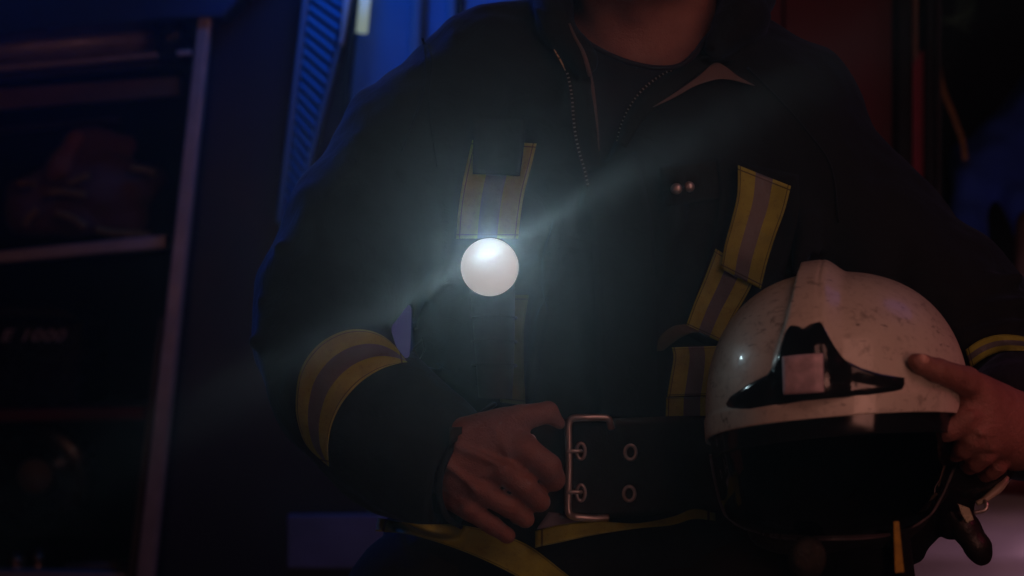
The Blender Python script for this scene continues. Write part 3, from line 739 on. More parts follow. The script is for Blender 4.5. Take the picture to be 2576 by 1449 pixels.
def handR(g):
    w0 = -330
    f = cap(g, (2640, 1070, -130), (2560, 1085, w0 + 60), 85, 70)
    f = smin(f, cap(g, (2545, 1075, w0 + 10), (2446, 1006, w0 - 130), 66, 52), 40)
    f = smin(f, cap(g, (2540, 1095, w0 + 0), (2452, 1075, w0 - 120), 62, 50), 40)
    f = smin(f, chain(g, [(2500, 1010, w0 - 70, 46), (2430, 958, w0 - 190, 36), (2360, 932, w0 - 280, 30), (2318, 916, w0 - 306, 25), (2301, 908, w0 - 310, 19)], 10), 16)   # thumb
    kn = [(2428, 1058, w0 - 172), (2446, 1104, w0 - 150), (2476, 1144, w0 - 112), (2510, 1172, w0 - 66)]
    f = smin(f, cap(g, (2560, 1100, w0 - 20), (2468, 1078, w0 - 128), 84, 62, .8), 40)
    f = smin(f, cap(g, (2540, 1060, w0 - 40), (2470, 1020, w0 - 130), 80, 56, .8), 40)
    f = smin(f, chain(g, [(*kn[0], 36), (2388, 1082, w0 - 176, 28), (2348, 1096, w0 - 158, 22), (2322, 1102, w0 - 110, 19)], 8), 16)
    f = smin(f, chain(g, [(*kn[1], 34), (2424, 1128, w0 - 134, 26), (2404, 1140, w0 - 96, 22), (2390, 1140, w0 - 50, 20)], 8), 10)
    f = smin(f, chain(g, [(*kn[2], 30), (2456, 1164, w0 - 98, 24), (2440, 1174, w0 - 70, 20), (2430, 1168, w0 - 30, 18)], 8), 10)
    f = smin(f, chain(g, [(*kn[3], 26), (2496, 1186, w0 - 56, 21), (2480, 1196, w0 - 36, 17), (2470, 1188, w0 - 10, 16)], 8), 10)
    for a, b, r in (((2530, 1030, w0 - 90), (2446, 1046, w0 - 200), 9), ((2545, 1065, w0 - 80), (2468, 1090, w0 - 188), 8), ((2555, 1100, w0 - 60), (2494, 1128, w0 - 150), 8), ((2500, 1000, w0 - 120), (2440, 975, w0 - 215), 8)):
        f = smin(f, cap(g, a, b, r, r), 14)
    return f
parts = []
for fn, lo, hi, stp, it in ((torso_skin, (640, -640, -320), (2900, 1280, 700), 12, 3), (handL, (900, 960, -330), (1470, 1420, 60), 4.0, 1), (handR, (2250, 850, -700), (2760, 1260, 10), 4.5, 1)):
    g = Grid(lo, hi, stp); Fv = np.broadcast_to(fn(g), g.shape).astype(np.float32)
    Vv, Qq = nets(Fv, g); Vv = relax(Vv, Qq, it); parts.append((PN(Vv), Qq))
off = 0; VV = []; QQ = []
for v_, q_ in parts: VV.append(v_); QQ.append(q_ + off); off += len(v_)
me = np_mesh('body', np.concatenate(VV), np.concatenate(QQ))
bm = bmesh.new(); bm.from_mesh(me); bmesh.ops.recalc_face_normals(bm, faces=bm.faces); bm.to_mesh(me); bm.free()
tmp = bpy.data.objects.new('tmp', me); C.objects.link(tmp)
md = tmp.modifiers.new('r', 'REMESH'); md.mode = 'VOXEL'; md.voxel_size = .0017
bpy.context.view_layer.update()
me2 = bpy.data.meshes.new_from_object(tmp.evaluated_get(bpy.context.evaluated_depsgraph_get()))
bpy.data.objects.remove(tmp); me2.name = 'body'
body = put('body', me2, M['skin'], person)
# thumb nail and finger nails are thin plates of their own
def nail(c, du, dv, dw, ru, rv):
    bm = bmesh.new(); n = 10; ctr = Vector(c); V = []
    for i in range(5):
        for k in range(n):
            a = 2 * math.pi * k / n; rr = (i / 4) ** .8
            x = math.cos(a) * rr; y = math.sin(a) * rr
            V.append(P(c[0] + x * ru * du[0] + y * rv * dv[0], c[1] + x * ru * du[1] + y * rv * dv[1], c[2] + (x * x + y * y * .3) * dw))
    for v in V: bm.verts.new(v)
    bm.verts.ensure_lookup_table()
    for i in range(4):
        for k in range(n):
            a = i * n + k; b_ = i * n + (k + 1) % n
            if i == 0: continue
            bm.faces.new([bm.verts[q] for q in (a, b_, b_ + n, a + n)])
    bm.faces.new([bm.verts[n + k] for k in range(n)])
    for v in [v for v in bm.verts if not v.link_faces]: bm.verts.remove(v)
    return bm_mesh('nail', bm)
M['nail'] = simple('nail', (.58, .32, .28), .3, var=.1, scale=100, bump=.03)
put('thumb_nail', nail((2322, 903, -664), (.95, .3), (-.3, .95), 8, 17, 12), M['nail'], person)
hair = sdf_obj('hair', lambda g: np.maximum(ell(g, (1612, -360, 280), (222, 275, 262), 2.2), np.maximum(-(g.W * .6 - g.V * .9 - 420), -400)) + wob(g, 30, 9) * 4, (1370, -680, -20), (1860, -60, 580), 14, M['hair'], person)
# t-shirt
def shirt_fn(g):
    f = smin(torso(g, 34), shoulders(g, 34), 80)
    f = smin(f, cap(g, (1625, 130, 320), (1622, 0, 300), 184, 176), 70)
    nl = np.interp(g.U, [1400, 1434, 1500, 1570, 1640, 1700, 1742, 1800, 1850], [20, 68, 118, 150, 167, 165, 138, 70, 20]).astype(np.float32)
    nl = nl - np.clip((g.W - 250) * .9, 0, 200)
    f = np.maximum(f, nl - g.V)
    f = f + wob(g, 40, 21) * 4
    return np.maximum(f, g.V - 640)
sdf_obj('t_shirt', shirt_fn, (1200, -140, -60), (2040, 660, 640), 7, M['shirt'], person, it=2)
tube([P(*p) for p in ((1438, 76, 150), (1500, 121, 78), (1570, 153, 52), (1640, 170, 46), (1704, 167, 62), (1744, 140, 84), (1795, 78, 140))], .0026, 't_shirt_neckband', M['shirt'], person, res=10, n=40)

# trousers
def trous(g):
    f = cap(g, (1330, 1480, 330), (1200, 2150, 300), 330, 250)
    f = smin(f, cap(g, (1860, 1480, 330), (1950, 2150, 300), 330, 250), 60)
    f = smin(f, cap(g, (1080, 1560, 260), (1130, 1900, 200), 235, 240), 60)
    f = smin(f, cap(g, (1400, 1560, 60), (1900, 1500, 60), 130, 120), 80)
    return np.maximum(f, g.V - 2200) + wob(g, 70, 31, 1.6) * 9 + wob(g, 26, 33) * 2.5
sdf_obj('trousers', trous, (780, 1200, -120), (2400, 2240, 760), 14, M['trousers'], person, it=2)

# ---- reflective tape on the jacket
tp = lambda cols, nu=13, nv=30, off=4, **k: patch('reflective_tape', cols, nu, nv, off, k.pop('mat', M['tape']), jacket, **k)
# forearm band
tp([[(824, 1172), (772, 1122), (748, 1060), (744, 1000), (756, 930), (795, 872), (848, 838), (900, 828), (950, 838), (990, 866), (1021, 906)],
    [(828, 1174), (826, 1150), (826, 1115), (836, 1065), (862, 1012), (900, 968), (935, 942), (965, 926), (990, 918), (1008, 913), (1025, 911)]], nu=15, nv=60, off=3)
# chest flap band on the right, the loose end
tp([[(1856, 415), (1854, 490), (1838, 560), (1822, 620), (1813, 676)], [(1990, 468), (1974, 530), (1952, 590), (1930, 660), (1914, 727)]], off=48, nv=36, label='reflective tape on the loose upper storm flap')
# the band below it
tp([[(1800, 625), (1770, 705), (1745, 765), (1725, 822)], [(1905, 690), (1880, 740), (1845, 800), (1815, 862)]], off=34, nv=30)
# pocket band with the curled top
tp([[(1690, 874), (1694, 900), (1686, 950), (1678, 998)], [(1812, 870), (1815, 900), (1812, 950), (1806, 994)]], off=22, nv=24, bend=lambda a, b: 10 * math.sin(b * 3.1))
tp([[(1676, 1000), (1675, 1030), (1674, 1066)], [(1806, 996), (1806, 1030), (1806, 1062)]], off=10, nv=14)
patch('pocket_curl', [[(1722, 815), (1690, 822), (1658, 850), (1652, 884)], [(1800, 850), (1755, 836), (1712, 850), (1668, 882)]], 8, 20, 34, simple('tape_back', (.06, .05, .03), .8), jacket, bend=lambda a, b: -14 * math.sin(b * 3.1))
# left chest band behind the torch
tp([[(1188, 352), (1172, 420), (1160, 480), (1152, 540), (1148, 600)], [(1350, 361), (1336, 420), (1320, 480), (1310, 540), (1303, 600)]], off=4, nv=30)
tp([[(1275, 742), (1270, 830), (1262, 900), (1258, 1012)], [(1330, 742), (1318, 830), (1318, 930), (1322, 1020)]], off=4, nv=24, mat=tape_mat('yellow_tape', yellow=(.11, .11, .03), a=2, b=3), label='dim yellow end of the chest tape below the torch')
# hem band at the waist
HL = [[(950, 1302), (1050, 1318), (1150, 1320), (1240, 1338), (1330, 1372), (1420, 1440), (1470, 1480)], [(944, 1336), (1030, 1345), (1130, 1374), (1220, 1410), (1300, 1450), (1350, 1482), (1420, 1520)]]
patch('hem_tape', HL, 10, 50, 14, tape_mat('hem_yellow', a=2, b=3), jacket, smooth_w=6, bend=lambda a, b: -60 * a)
patch('hem_tape', [[(1346, 1336), (1420, 1318), (1500, 1311), (1600, 1316), (1690, 1300), (1745, 1280), (1800, 1290)], [(1346, 1378), (1420, 1362), (1500, 1345), (1600, 1330), (1690, 1321), (1745, 1306), (1800, 1310)]], 8, 44, 34, tape_mat('hem_yellow_front', a=2, b=3), jacket, smooth_w=6, bend=lambda a, b: -26 * a)
patch('hem_silver', [[(1380, 1288), (1350, 1330), (1350, 1332)], [(1500, 1300), (1460, 1312), (1420, 1320)]], 8, 10, 30, simple('silver_tape', (.2, .19, .24), .5), jacket)
# cuff band on the right sleeve
tp([[(2428, 880), (2462, 857), (2500, 844), (2545, 842), (2600, 852), (2650, 870)], [(2442, 926), (2470, 905), (2505, 888), (2545, 882), (2590, 885), (2640, 900)]], off=4, nv=40)
# dark flaps, pockets, welts
def welt(pts, r, mat=None, name='seam', n=30, off=3):
    q = crm(pts, n); W3 = [P(a, b, surf(a, b)[0] - off) for a, b in q]
    return tube(W3, r * PX, name, mat or M['jacket'], jacket, res=6)
patch('storm_flap', [[(1800, 395), (1810, 500), (1790, 620), (1720, 840)], [(2010, 440), (2005, 560), (1950, 740), (1840, 900)]], 14, 30, 12, M['jacket'], jacket)
patch('stud_flap', [[(1660, 420), (1665, 470), (1672, 520)], [(1810, 400), (1815, 460), (1808, 500)]], 10, 12, 8, M['collar'], jacket)
patch('torch_loop', [[(1191, 300), (1190, 370), (1189, 438)], [(1322, 300), (1318, 370), (1308, 443)]], 10, 24, 14, M['collar'], jacket, thick=12, smooth_w=3)
patch('placket', [[(1478, 440), (1490, 620), (1500, 820), (1505, 1060)], [(1600, 380), (1640, 560), (1650, 800), (1655, 1060)]], 10, 40, 6, M['jacket'], jacket)
for s in ([(1062, 98), (1085, 150), (1078, 260), (1100, 420)], [(1064, 98), (1070, 170), (1058, 250), (1010, 380)], [(1880, 170), (1960, 250), (2030, 330), (2090, 420), (2110, 560)],
          [(1880, 470), (1900, 540), (1960, 520)], [(1100, 915), (1190, 965), (1300, 1000)], [(1240, 1012), (1170, 1070), (1108, 1160), (1102, 1270), (1140, 1318)]):
    welt(s, 2.6)
tube([P(*q) for q in ((1246, 1016, -110), (1206, 1044, -160), (1162, 1090, -200), (1128, 1140, -222), (1108, 1190, -232), (1104, 1235, -226), (1112, 1275, -208), (1132, 1308, -176), (1160, 1326, -120))], [.002, .0034, .0036, .0036, .0036, .0034, .0032, .003, .002], 'cuff_edge', M['jacket'], jacket, res=10, n=50)
# studs
for (u, v) in ((1702, 475), (1733, 470)):
    w = surf(u, v)[0] - 18
    lathe([(0, -.0065), (.0026, -.006), (.0044, -.004), (.0052, 0), (.0052, .003), (0, .003)], P(u, v, w), fwd, 'stud', M['steel'], jacket, res=24)
# zip: teeth along both edges, slider and pull
zl = [(1421, 165), (1430, 195), (1439, 245), (1443, 300), (1449, 345), (1458, 385), (1470, 425), (1480, 470)]
zr = [(1746, 133), (1733, 146), (1712, 163), (1685, 178), (1656, 194), (1628, 215), (1606, 238), (1585, 268), (1570, 298), (1560, 325), (1553, 356)]
def zipper(path, pitch=10.5):
    q = crm(path, 400); L = np.concatenate([[0], np.cumsum(np.linalg.norm(np.diff(q, axis=0), axis=1))]); bm = bmesh.new()
    for s in np.arange(0, L[-1], pitch):
        i = min(np.searchsorted(L, s), 398); t = Vector((*(q[i + 1] - q[i]), 0)).normalized(); nn = Vector((-t.y, t.x, 0))
        w = surf(*q[i])[0] - 16
        cs_ = []
        for a in (-1, 1):
            for b in (-1, 1):
                for c in (-1, 1): cs_.append(bm.verts.new(P(q[i][0] + nn.x * a * 3.2 + t.x * b * 1.7, q[i][1] + nn.y * a * 3.2 + t.y * b * 1.7, w + c * 3)))
        for f in ((0, 1, 3, 2), (4, 6, 7, 5), (0, 4, 5, 1), (2, 3, 7, 6), (0, 2, 6, 4), (1, 5, 7, 3)): bm.faces.new([cs_[k] for k in f])
    put('zipper', bm_mesh('zipper', bm), M['zip_metal'], jacket, smooth=False)
    tube([P(a, b, surf(a, b)[0] - 8) for a, b in crm(path, 40)], .0019, 'zipper_cord', M['collar'], jacket, res=6)
zipper(zl); zipper(zr)
def slab(q, w, th, name, mat, parent, bev=1.2, label=None):
    ds = [D0 + (w - th) * PX] * len(q)
    return box_uv(0, 0, 0, 0, ds, th * PX, name, mat, parent, quad=q, bev=bev * PX, label=label)
wz = surf(1408, 145)[0] - 26
slab([(1393, 124), (1400, 121), (1427, 166), (1419, 172)], wz, 5, 'zip_pull', M['brass'], jacket)
slab([(1417, 166), (1428, 162), (1434, 176), (1422, 180)], wz + 6, 8, 'zip_slider', M['brass'], jacket)
# collar facing, lining and piping
patch('collar_facing', [[(1345, 20), (1362, 70), (1400, 135), (1430, 195), (1441, 270), (1450, 345), (1472, 430)], [(1428, 30), (1436, 78), (1468, 135), (1486, 200), (1497, 270), (1504, 340), (1514, 420)]], 10, 40, 8, M['collar'], jacket, smooth_w=8)
tube([P(a, b, surf(a - 6, b)[0] - 12) for a, b in crm([(1432, 60), (1447, 95), (1468, 135), (1486, 200), (1497, 270), (1503, 325), (1507, 380)], 40)], [.0012, .0022, .0014, .0006], 'collar_piping', M['lining'], jacket, res=8)
patch('collar_flap', [[(1746, 136), (1712, 166), (1656, 197), (1606, 241), (1570, 300), (1552, 360)], [(1850, 150), (1790, 168), (1730, 205), (1680, 248), (1620, 300), (1575, 372)]], 10, 40, 14, M['collar'], jacket, smooth_w=8)
patch('collar_lining', [[(1643, 268), (1700, 232), (1759, 190), (1797, 158), (1826, 168), (1856, 191), (1898, 214)], [(1643, 270), (1694, 247), (1748, 217), (1802, 200), (1830, 200), (1852, 204), (1898, 216)]], 8, 40, 22, M['lining'], jacket, smooth_w=8, thick=3)

# ---- belt
belt = empty('belt', person.location.copy(), None, None); belt.parent = person; belt.location = (0, 0, 0)
def pb(name, cols, nu, nv, off, mat, par, **k): return patch(name, cols, nu, nv, off, mat, par, **k)
bpy.data.objects.remove(belt)
BO = 22
belt = pb('belt', [[(1130, 1075), (1300, 1068), (1450, 1058), (1600, 1050), (1750, 1046), (1900, 1050)], [(1130, 1290), (1300, 1306), (1450, 1306), (1600, 1300), (1750, 1288), (1900, 1280)]], 14, 50, BO, M['belt'], person, smooth_w=8, thick=10)
wb = min(surf(1431, a_)[0] for a_ in range(1060, 1300, 20)) - BO - 12
buck = [P(1538, 1078, wb - 6), P(1532, 1056, wb - 14), P(1515, 1051, wb - 18), P(1475, 1051, wb - 27), P(1443, 1052, wb - 27), P(1432, 1062, wb - 27), P(1430, 1090, wb - 27), P(1431, 1180, wb - 27), P(1428, 1270, wb - 27), P(1432, 1292, wb - 27), P(1446, 1300, wb - 16), P(1490, 1304, wb - 8), P(1530, 1302, wb + 6)]
buckle = tube(buck, .0033, 'buckle', M['steel'], belt, res=14, n=90)
for v in (1135, 1238):
    tube([P(1424, v + 2, wb - 30), P(1440, v, wb - 32), P(1458, v, wb - 28), P(1462, v, wb - 8)], [.0022, .0021, .0020, .0018], 'prong', M['steel'], belt, res=12, n=20)
def ring(u, v, ru, rv, w, r, name='eyelet'):
    tube([P(u + ru * math.cos(a), v + rv * math.sin(a), w) for a in np.linspace(0, 2 * math.pi, 28, endpoint=False)], r, name, M['steel'], belt, res=8, closed=True)
for (u, v) in ((1461, 1135), (1461, 1240), (1586, 1138), (1583, 1242), (1338, 1116)):
    w = surf(u, v)[0] - BO - 12
    ring(u, v, 14 if u > 1500 else 11, 18 if u > 1500 else 20, w, .0018)
# small metal clip at the waist, dim
cl = tube([P(1063, 850, surf(1063, 850)[0] - 16), P(1068, 880, surf(1068, 880)[0] - 18), P(1055, 905, surf(1060, 905)[0] - 18), P(1040, 880, surf(1045, 880)[0] - 18)], .0011, 'belt_clip_ring', M['dark_metal'], jacket, closed=True, res=8)

# ------------------------------------------------------------------ torch on the chest
torch = empty('torch', P(1240, 1000, -40), 'lit right-angle torch clipped to the chest of the jacket, glaring at the viewer', 'torch')
TC = P(1232, 672, -190); ax = (CAMLOC - P(1232, 672, -190)).normalized()
rl = .0252
lathe([(.0, -.05), (rl * .86, -.05), (rl * .98, -.045), (rl * 1.0, -.012), (rl * 1.025, -.008), (rl * 1.025, .0004), (rl * 1.0, .0010), (rl * 1.0, -.003), (0, -.0035)], TC, ax, 'head', M['black_rubber'], torch, res=64)
lathe([(rl * 1.0, -.002), (rl * .9, .0005), (rl * .5, .0022), (0, .003)], TC, ax, 'lens', M['torch_lens'], torch, res=64)
tbd = tube([P(1236, 700, -120), P(1240, 760, -92), P(1244, 880, -84), P(1246, 985, -82), P(1246, 1002, -82)], [.021, .0205, .0195, .019, .015], 'barrel', M['black_rubber'], torch, res=30, n=40)
for v in (800, 860, 920):
    q = [P(1243 + 56 * math.cos(a), v + 5 * math.sin(a), -86 + 56 * math.sin(a)) for a in np.linspace(0, 2 * math.pi, 24, endpoint=False)]
    tube(q, .0011, 'grip_ring', M['black_rubber'], torch, closed=True, res=6)
slab([(1218, 660), (1258, 660), (1258, 880), (1218, 880)], surf(1240, 700)[0] - 34, 10, 'clip', M['black_plastic'], torch, bev=3)
# the beam: leaves the lens towards the viewer; an added angular pattern imitates lens-flare streaks
L = bpy.data.lights.new('torch_beam', 'SPOT'); L.energy = .42; L.color = (.42, .80, 1.0)
L.spot_size = math.radians(178); L.spot_blend = .35; L.shadow_soft_size = .022
lo = bpy.data.objects.new('torch_beam', L); C.objects.link(lo); lo.location = P(1232, 640, -200) + ax * .026; ax = (CAMLOC - lo.location).normalized()
lo.rotation_euler = (ax).to_track_quat('Z', 'Y').to_euler()
lo.rotation_euler = Matrix((camx, camy, -(-ax))).transposed().to_euler() if False else (Matrix(((camx.x, camy.x, ax.x), (camx.y, camy.y, ax.y), (camx.z, camy.z, ax.z))) @ Matrix.Rotation(math.pi, 3, 'Y')).to_euler()
L.use_nodes = True; nt_ = L.node_tree; em = nt_.nodes['Emission']
def nn(kind, **k):
    nd = nt_.nodes.new('ShaderNode' + kind)
    for a, b in k.items(): setattr(nd, a, b)
    return nd
def mm(op, a, b=None):
    nd = nn('Math', operation=op)
    for i, x in enumerate((a, b)):
        if x is None: continue
        if isinstance(x, (int, float)): nd.inputs[i].default_value = x
        else: nt_.links.new(x, nd.inputs[i])
    return nd.outputs[0]
tc = nn('TexCoord'); sp = nn('SeparateXYZ'); nt_.links.new(tc.outputs['Normal'], sp.inputs[0])
ang = mm('ARCTAN2', sp.outputs[1], sp.outputs[0])
STREAK = math.radians(180 - 27)
c1 = mm('POWER', mm('ABSOLUTE', mm('COSINE', mm('SUBTRACT', ang, STREAK))), 900.0)
c2 = mm('POWER', mm('ABSOLUTE', mm('COSINE', mm('SUBTRACT', ang, STREAK - .07))), 1800.0)
cmb = nn('CombineXYZ'); nt_.links.new(mm('MULTIPLY', mm('COSINE', ang), 9), cmb.inputs[0]); nt_.links.new(mm('MULTIPLY', mm('SINE', ang), 9), cmb.inputs[1])
nz = nn('TexNoise'); nz.inputs['Scale'].default_value = 3.2; nz.inputs['Detail'].default_value = 4; nt_.links.new(cmb.outputs[0], nz.inputs['Vector'])
st_ = mm('ADD', mm('MULTIPLY', c1, 1.6), mm('MULTIPLY', c2, 1.1))
axz = mm('ABSOLUTE', sp.outputs[2])
tot = mm('ADD', mm('ADD', .55, mm('MULTIPLY', nz.outputs['Fac'], .9)), st_)
nt_.links.new(mm('MULTIPLY', tot, mm('POWER', axz, 4.0)), em.inputs['Strength'])

L2 = L.copy(); L2.name = 'flare_streaks'; L2.shadow_soft_size = .004; L2.energy = 1.15; L2.color = (.66, .92, 1.0)  # second spot added to draw the flare streaks in the haze
for nd in L2.node_tree.nodes:
    if nd.type == 'MATH' and nd.operation == 'POWER' and abs(nd.inputs[1].default_value - 4.0) < .01: nd.inputs[1].default_value = 4.0
    if nd.type == 'MATH' and nd.operation == 'MULTIPLY' and abs(nd.inputs[1].default_value - .9) < .01: nd.inputs[1].default_value = 2.2
    if nd.type == 'MATH' and nd.operation == 'MULTIPLY' and abs(nd.inputs[1].default_value - 1.6) < .01 and nd.inputs[0].links[0].from_node.type == 'MATH': nd.inputs[1].default_value = 4.6
    if nd.type == 'MATH' and nd.operation == 'MULTIPLY' and abs(nd.inputs[1].default_value - 1.1) < .01: nd.inputs[1].default_value = 4.6
l2o = bpy.data.objects.new('flare_streaks', L2); C.objects.link(l2o); l2o.matrix_world = lo.matrix_world.copy()
l2o.location = P(1232, 634, -215) + ax * .012; a2 = (CAMLOC - l2o.location).normalized(); xx = camx - a2 * camx.dot(a2); xx.normalize(); yy = a2.cross(xx)
l2o.rotation_euler = (Matrix(((xx.x, yy.x, a2.x), (xx.y, yy.y, a2.y), (xx.z, yy.z, a2.z))) @ Matrix.Rotation(math.pi, 3, 'Y')).to_euler()

# ------------------------------------------------------------------ helmet in the crook of the right arm
HC = (2108.0, 1040.0, -330.0); HA = (333.0, 357.0, 355.0); HP = 2.3
helmet = empty('helmet', P(2108, 1380, -330), 'scuffed white fire helmet with black badge and tinted visor, held against the hip', 'helmet')
def hs(az, el, k=1.0, add=0.0):
    d = (math.cos(az) * math.cos(el), -math.sin(el), math.sin(az) * math.cos(el))
    r = (abs(d[0] / HA[0]) ** HP + abs(d[1] / HA[1]) ** HP + abs(d[2] / HA[2]) ** HP) ** (-1 / HP)
    r = r * k + add
    return (HC[0] + d[0] * r, HC[1] + d[1] * r, HC[2] + d[2] * r)
def rimv(u, w, sh=0): return 1083 - .083 * (u - 2108) + .10 * (w - HC[2]) + sh
def rim_el(az, sh=0, k=1.0, add=0.0):
    lo_, hi_ = -.9, .9
    for _ in range(40):
        m = (lo_ + hi_) / 2; p = hs(az, m, k, add)
        if p[1] > rimv(p[0], p[2], sh): lo_ = m
        else: hi_ = m
    return m
def crest(p):
    """central ridge over the crown: height added to the shell, by u and v"""
    u, v, w = p
    if w > HC[2] + 150: return 0.0
    uL = float(np.interp(v, [640, 690, 716, 800, 913, 960], [2030, 2018, 2007, 1984, 1950, 1945]))
    uR = float(np.interp(v, [640, 720, 800, 913], [2084, 2062, 2062, 2075]))
    h = float(np.interp(v, [660, 760, 900, 990], [34, 24, 12, 0]))
    lo = min(1, max(0, (u - uL + 5) / 10)); hi = min(1, max(0, (uR + 62 - u) / 62))
    dip = 3.0 * max(0, 1 - abs(u - uR) / 5)                        # the seam along the crest
    back = min(1, max(0, (HC[2] + 150 - w) / 150))
    return max(0.0, (h * (lo * lo * (3 - 2 * lo)) * (hi * hi * (3 - 2 * hi)) - dip * lo * (h > 1)) * back)
def shell_mesh(naz, nel, sh0, k, add, name, mat, crest_on=True, az0=0, az1=2 * math.pi, el_top=None, sh1=None, solid=.003, parent=None):
    V = []; Fc = []; wrap = abs(az1 - az0 - 2 * math.pi) < 1e-6; n = naz if wrap else naz + 1
    for i in range(n):
        az = az0 + (az1 - az0) * i / naz
        e0 = rim_el(az, sh0, k, add); e1 = (rim_el(az, sh1, k, add) if sh1 is not None else math.pi / 2 - .004)
        for j in range(nel + 1):
            el = e0 + (e1 - e0) * j / nel; p = list(hs(az, el, k, add))
            if crest_on:
                c = crest(p)
                if c > 0:
                    dv = Vector((p[0] - HC[0], p[1] - HC[1], p[2] - HC[2])).normalized(); p = [p[q] + dv[q] * c for q in range(3)]
            if crest_on:                                              # shallow step above the rim
                s = p[1] - rimv(p[0], p[2], -58)
                if s > 0:
                    dv = Vector((p[0] - HC[0], 0, p[2] - HC[2])).normalized(); a = 4.0 * min(1, s / 5)
                    p = [p[0] + dv[0] * a, p[1], p[2] + dv[2] * a]
            V.append(P(*p))
    for i in range(n if wrap else n - 1):
        for j in range(nel):
            a = i * (nel + 1) + j; b = ((i + 1) % n) * (nel + 1) + j; Fc.append((a, b, b + 1, a + 1))
    o = put(name, mesh(name, V, Fc), mat, parent or helmet)
    bm = bmesh.new(); bm.from_mesh(o.data); bmesh.ops.remove_doubles(bm, verts=bm.verts, dist=1e-6); bmesh.ops.recalc_face_normals(bm, faces=bm.faces); bm.to_mesh(o.data); bm.free()
    o.data.polygons.foreach_set('use_smooth', [True] * len(o.data.polygons))
    md = o.modifiers.new('s', 'SOLIDIFY'); md.thickness = solid; md.offset = -1
    return o
shell = shell_mesh(260, 130, 0, 1.0, 0, 'shell', M['helmet'])
shell_mesh(120, 10, 50, 1.0, -9, 'brow_band', M['black_gloss'], crest_on=False, sh1=-6, solid=.003)
shell_mesh(100, 40, 30, 1.0, -22, 'liner', M['black_rubber'], crest_on=False, solid=.002)
# crest edge grooves read as lines on the paint
def on_shell(u, v, out=0):
    """w on the front of the shell for a seen point"""
    x = abs(u - HC[0]) / HA[0]; y = abs(v - HC[1]) / HA[1]; s = 1 - x ** HP - y ** HP
    w = HC[2] - HA[2] * max(s, 0.0) ** (1 / HP)
    q = (u, v, w); return w - crest(q) * .8 - out
# black badge: a raised plate with two peaks above and long side wings
badge_top = [(1826, 1016), (1836, 998), (1880, 968), (1930, 942), (1950, 912), (1964, 862), (1976, 828), (1988, 811), (2004, 817), (2020, 827), (2038, 815), (2057, 803), (2068, 813), (2080, 843), (2100, 880), (2127, 906), (2167, 926), (2217, 941), (2250, 946), (2275, 950)]
badge_bot = [(1830, 1024), (1842, 1028), (1862, 1031), (1884, 1031), (1917, 1026), (1950, 1021), (1984, 1015), (2017, 1009), (2050, 1006), (2084, 1003), (2112, 1001), (2140, 999), (2162, 997), (2184, 996), (2205, 993), (2225, 990), (2245, 986), (2260, 982), (2270, 979), (2276, 966)]
def plate(top, bot, out, thick, name, mat, nu=64, nv=12, ridge=None, parent=None):
    tpz = np.array(top, float); bt = np.array(bot, float)
    def rs(c):
        s = np.concatenate([[0], np.cumsum(np.linalg.norm(np.diff(tpz, axis=0), axis=1))]); s /= s[-1]
        return np.stack([np.interp(np.linspace(0, 1, nu), s, c[:, k]) for k in (0, 1)], 1)
    A, B = rs(tpz), rs(bt); V = []; Fc = []
    for lay in (0, 1):
        for i in range(nu):
            for j in range(nv):
                t = j / (nv - 1); q = A[i] + (B[i] - A[i]) * t
                edge = min(t, 1 - t, i / (nu - 1) * 4, (1 - i / (nu - 1)) * 4)
                h = thick * min(1, edge * 5) ** .5 if lay == 0 else -6
                if ridge and lay == 0: h += ridge(q[0], q[1])
                V.append(P(q[0], q[1], on_shell(q[0], q[1], out + h)))
    N = nu * nv
    for i in range(nu - 1):
        for j in range(nv - 1):
            a = i * nv + j; Fc += [(a, a + nv, a + nv + 1, a + 1), (N + a, N + a + 1, N + a + nv + 1, N + a + nv)]
    for i in range(nu - 1):
        a = i * nv; Fc.append((a, N + a, N + a + nv, a + nv)); a += nv - 1; Fc.append((a, a + nv, N + a + nv, N + a))
    for j in range(nv - 1):
        Fc.append((j, j + 1, N + j + 1, N + j)); a = (nu - 1) * nv + j; Fc.append((a, N + a, N + a + 1, a + 1))
    me = mesh(name, V, Fc); bm = bmesh.new(); bm.from_mesh(me); bmesh.ops.recalc_face_normals(bm, faces=bm.faces); bm.to_mesh(me); bm.free()
    return put(name, me, mat, parent or helmet)
badge = plate(badge_top, badge_bot, 3, 7, 'badge', M['black_gloss'], nu=110, nv=22, ridge=lambda u, v: 26 * max(0, 1 - abs(u - 2048) / 95) * min(1, max(0, (v - 805) / 60)))
plate([(1967, 897), (2000, 893), (2040, 890), (2071, 889)], [(1970, 993), (2003, 991), (2040, 989), (2073, 987)], 24, 3, 'sticker', M['sticker'], nu=20, nv=14, parent=badge, ridge=lambda u, v: 14 * max(0, 1 - abs(u - 2048) / 95))
# visor: dark tinted shell under the brow band, narrowing downward
def visor_pt(t, s):
    """t 0..1 round the front from left to right, s 0..1 downward"""
    az = math.pi + t * math.pi
    v_t = lambda uu: rimv(uu, HC[2] - 300 * math.sin(t * math.pi)) + 34
    hw = np.interp(s, [0, .3, .6, .8, .92, 1.0], [322, 303, 280, 258, 220, 160])
    hdp = np.interp(s, [0, .3, .6, .8, .92, 1.0], [342, 340, 322, 296, 262, 215])
    cu = np.interp(s, [0, 1], [2110, 2080])
    u = cu + hw * math.cos(az); w = HC[2] + hdp * math.sin(az)
    v0 = v_t(u); v1 = 1340 + 16 * math.sin(t * math.pi)
    return (u, v0 + (v1 - v0) * s, w)
V = []; Fc = []; na, ns = 60, 26
for i in range(na + 1):
    for j in range(ns + 1): V.append(P(*visor_pt(i / na, j / ns)))
for i in range(na):
    for j in range(ns): a = i * (ns + 1) + j; Fc.append((a, a + 1, a + ns + 2, a + ns + 1))
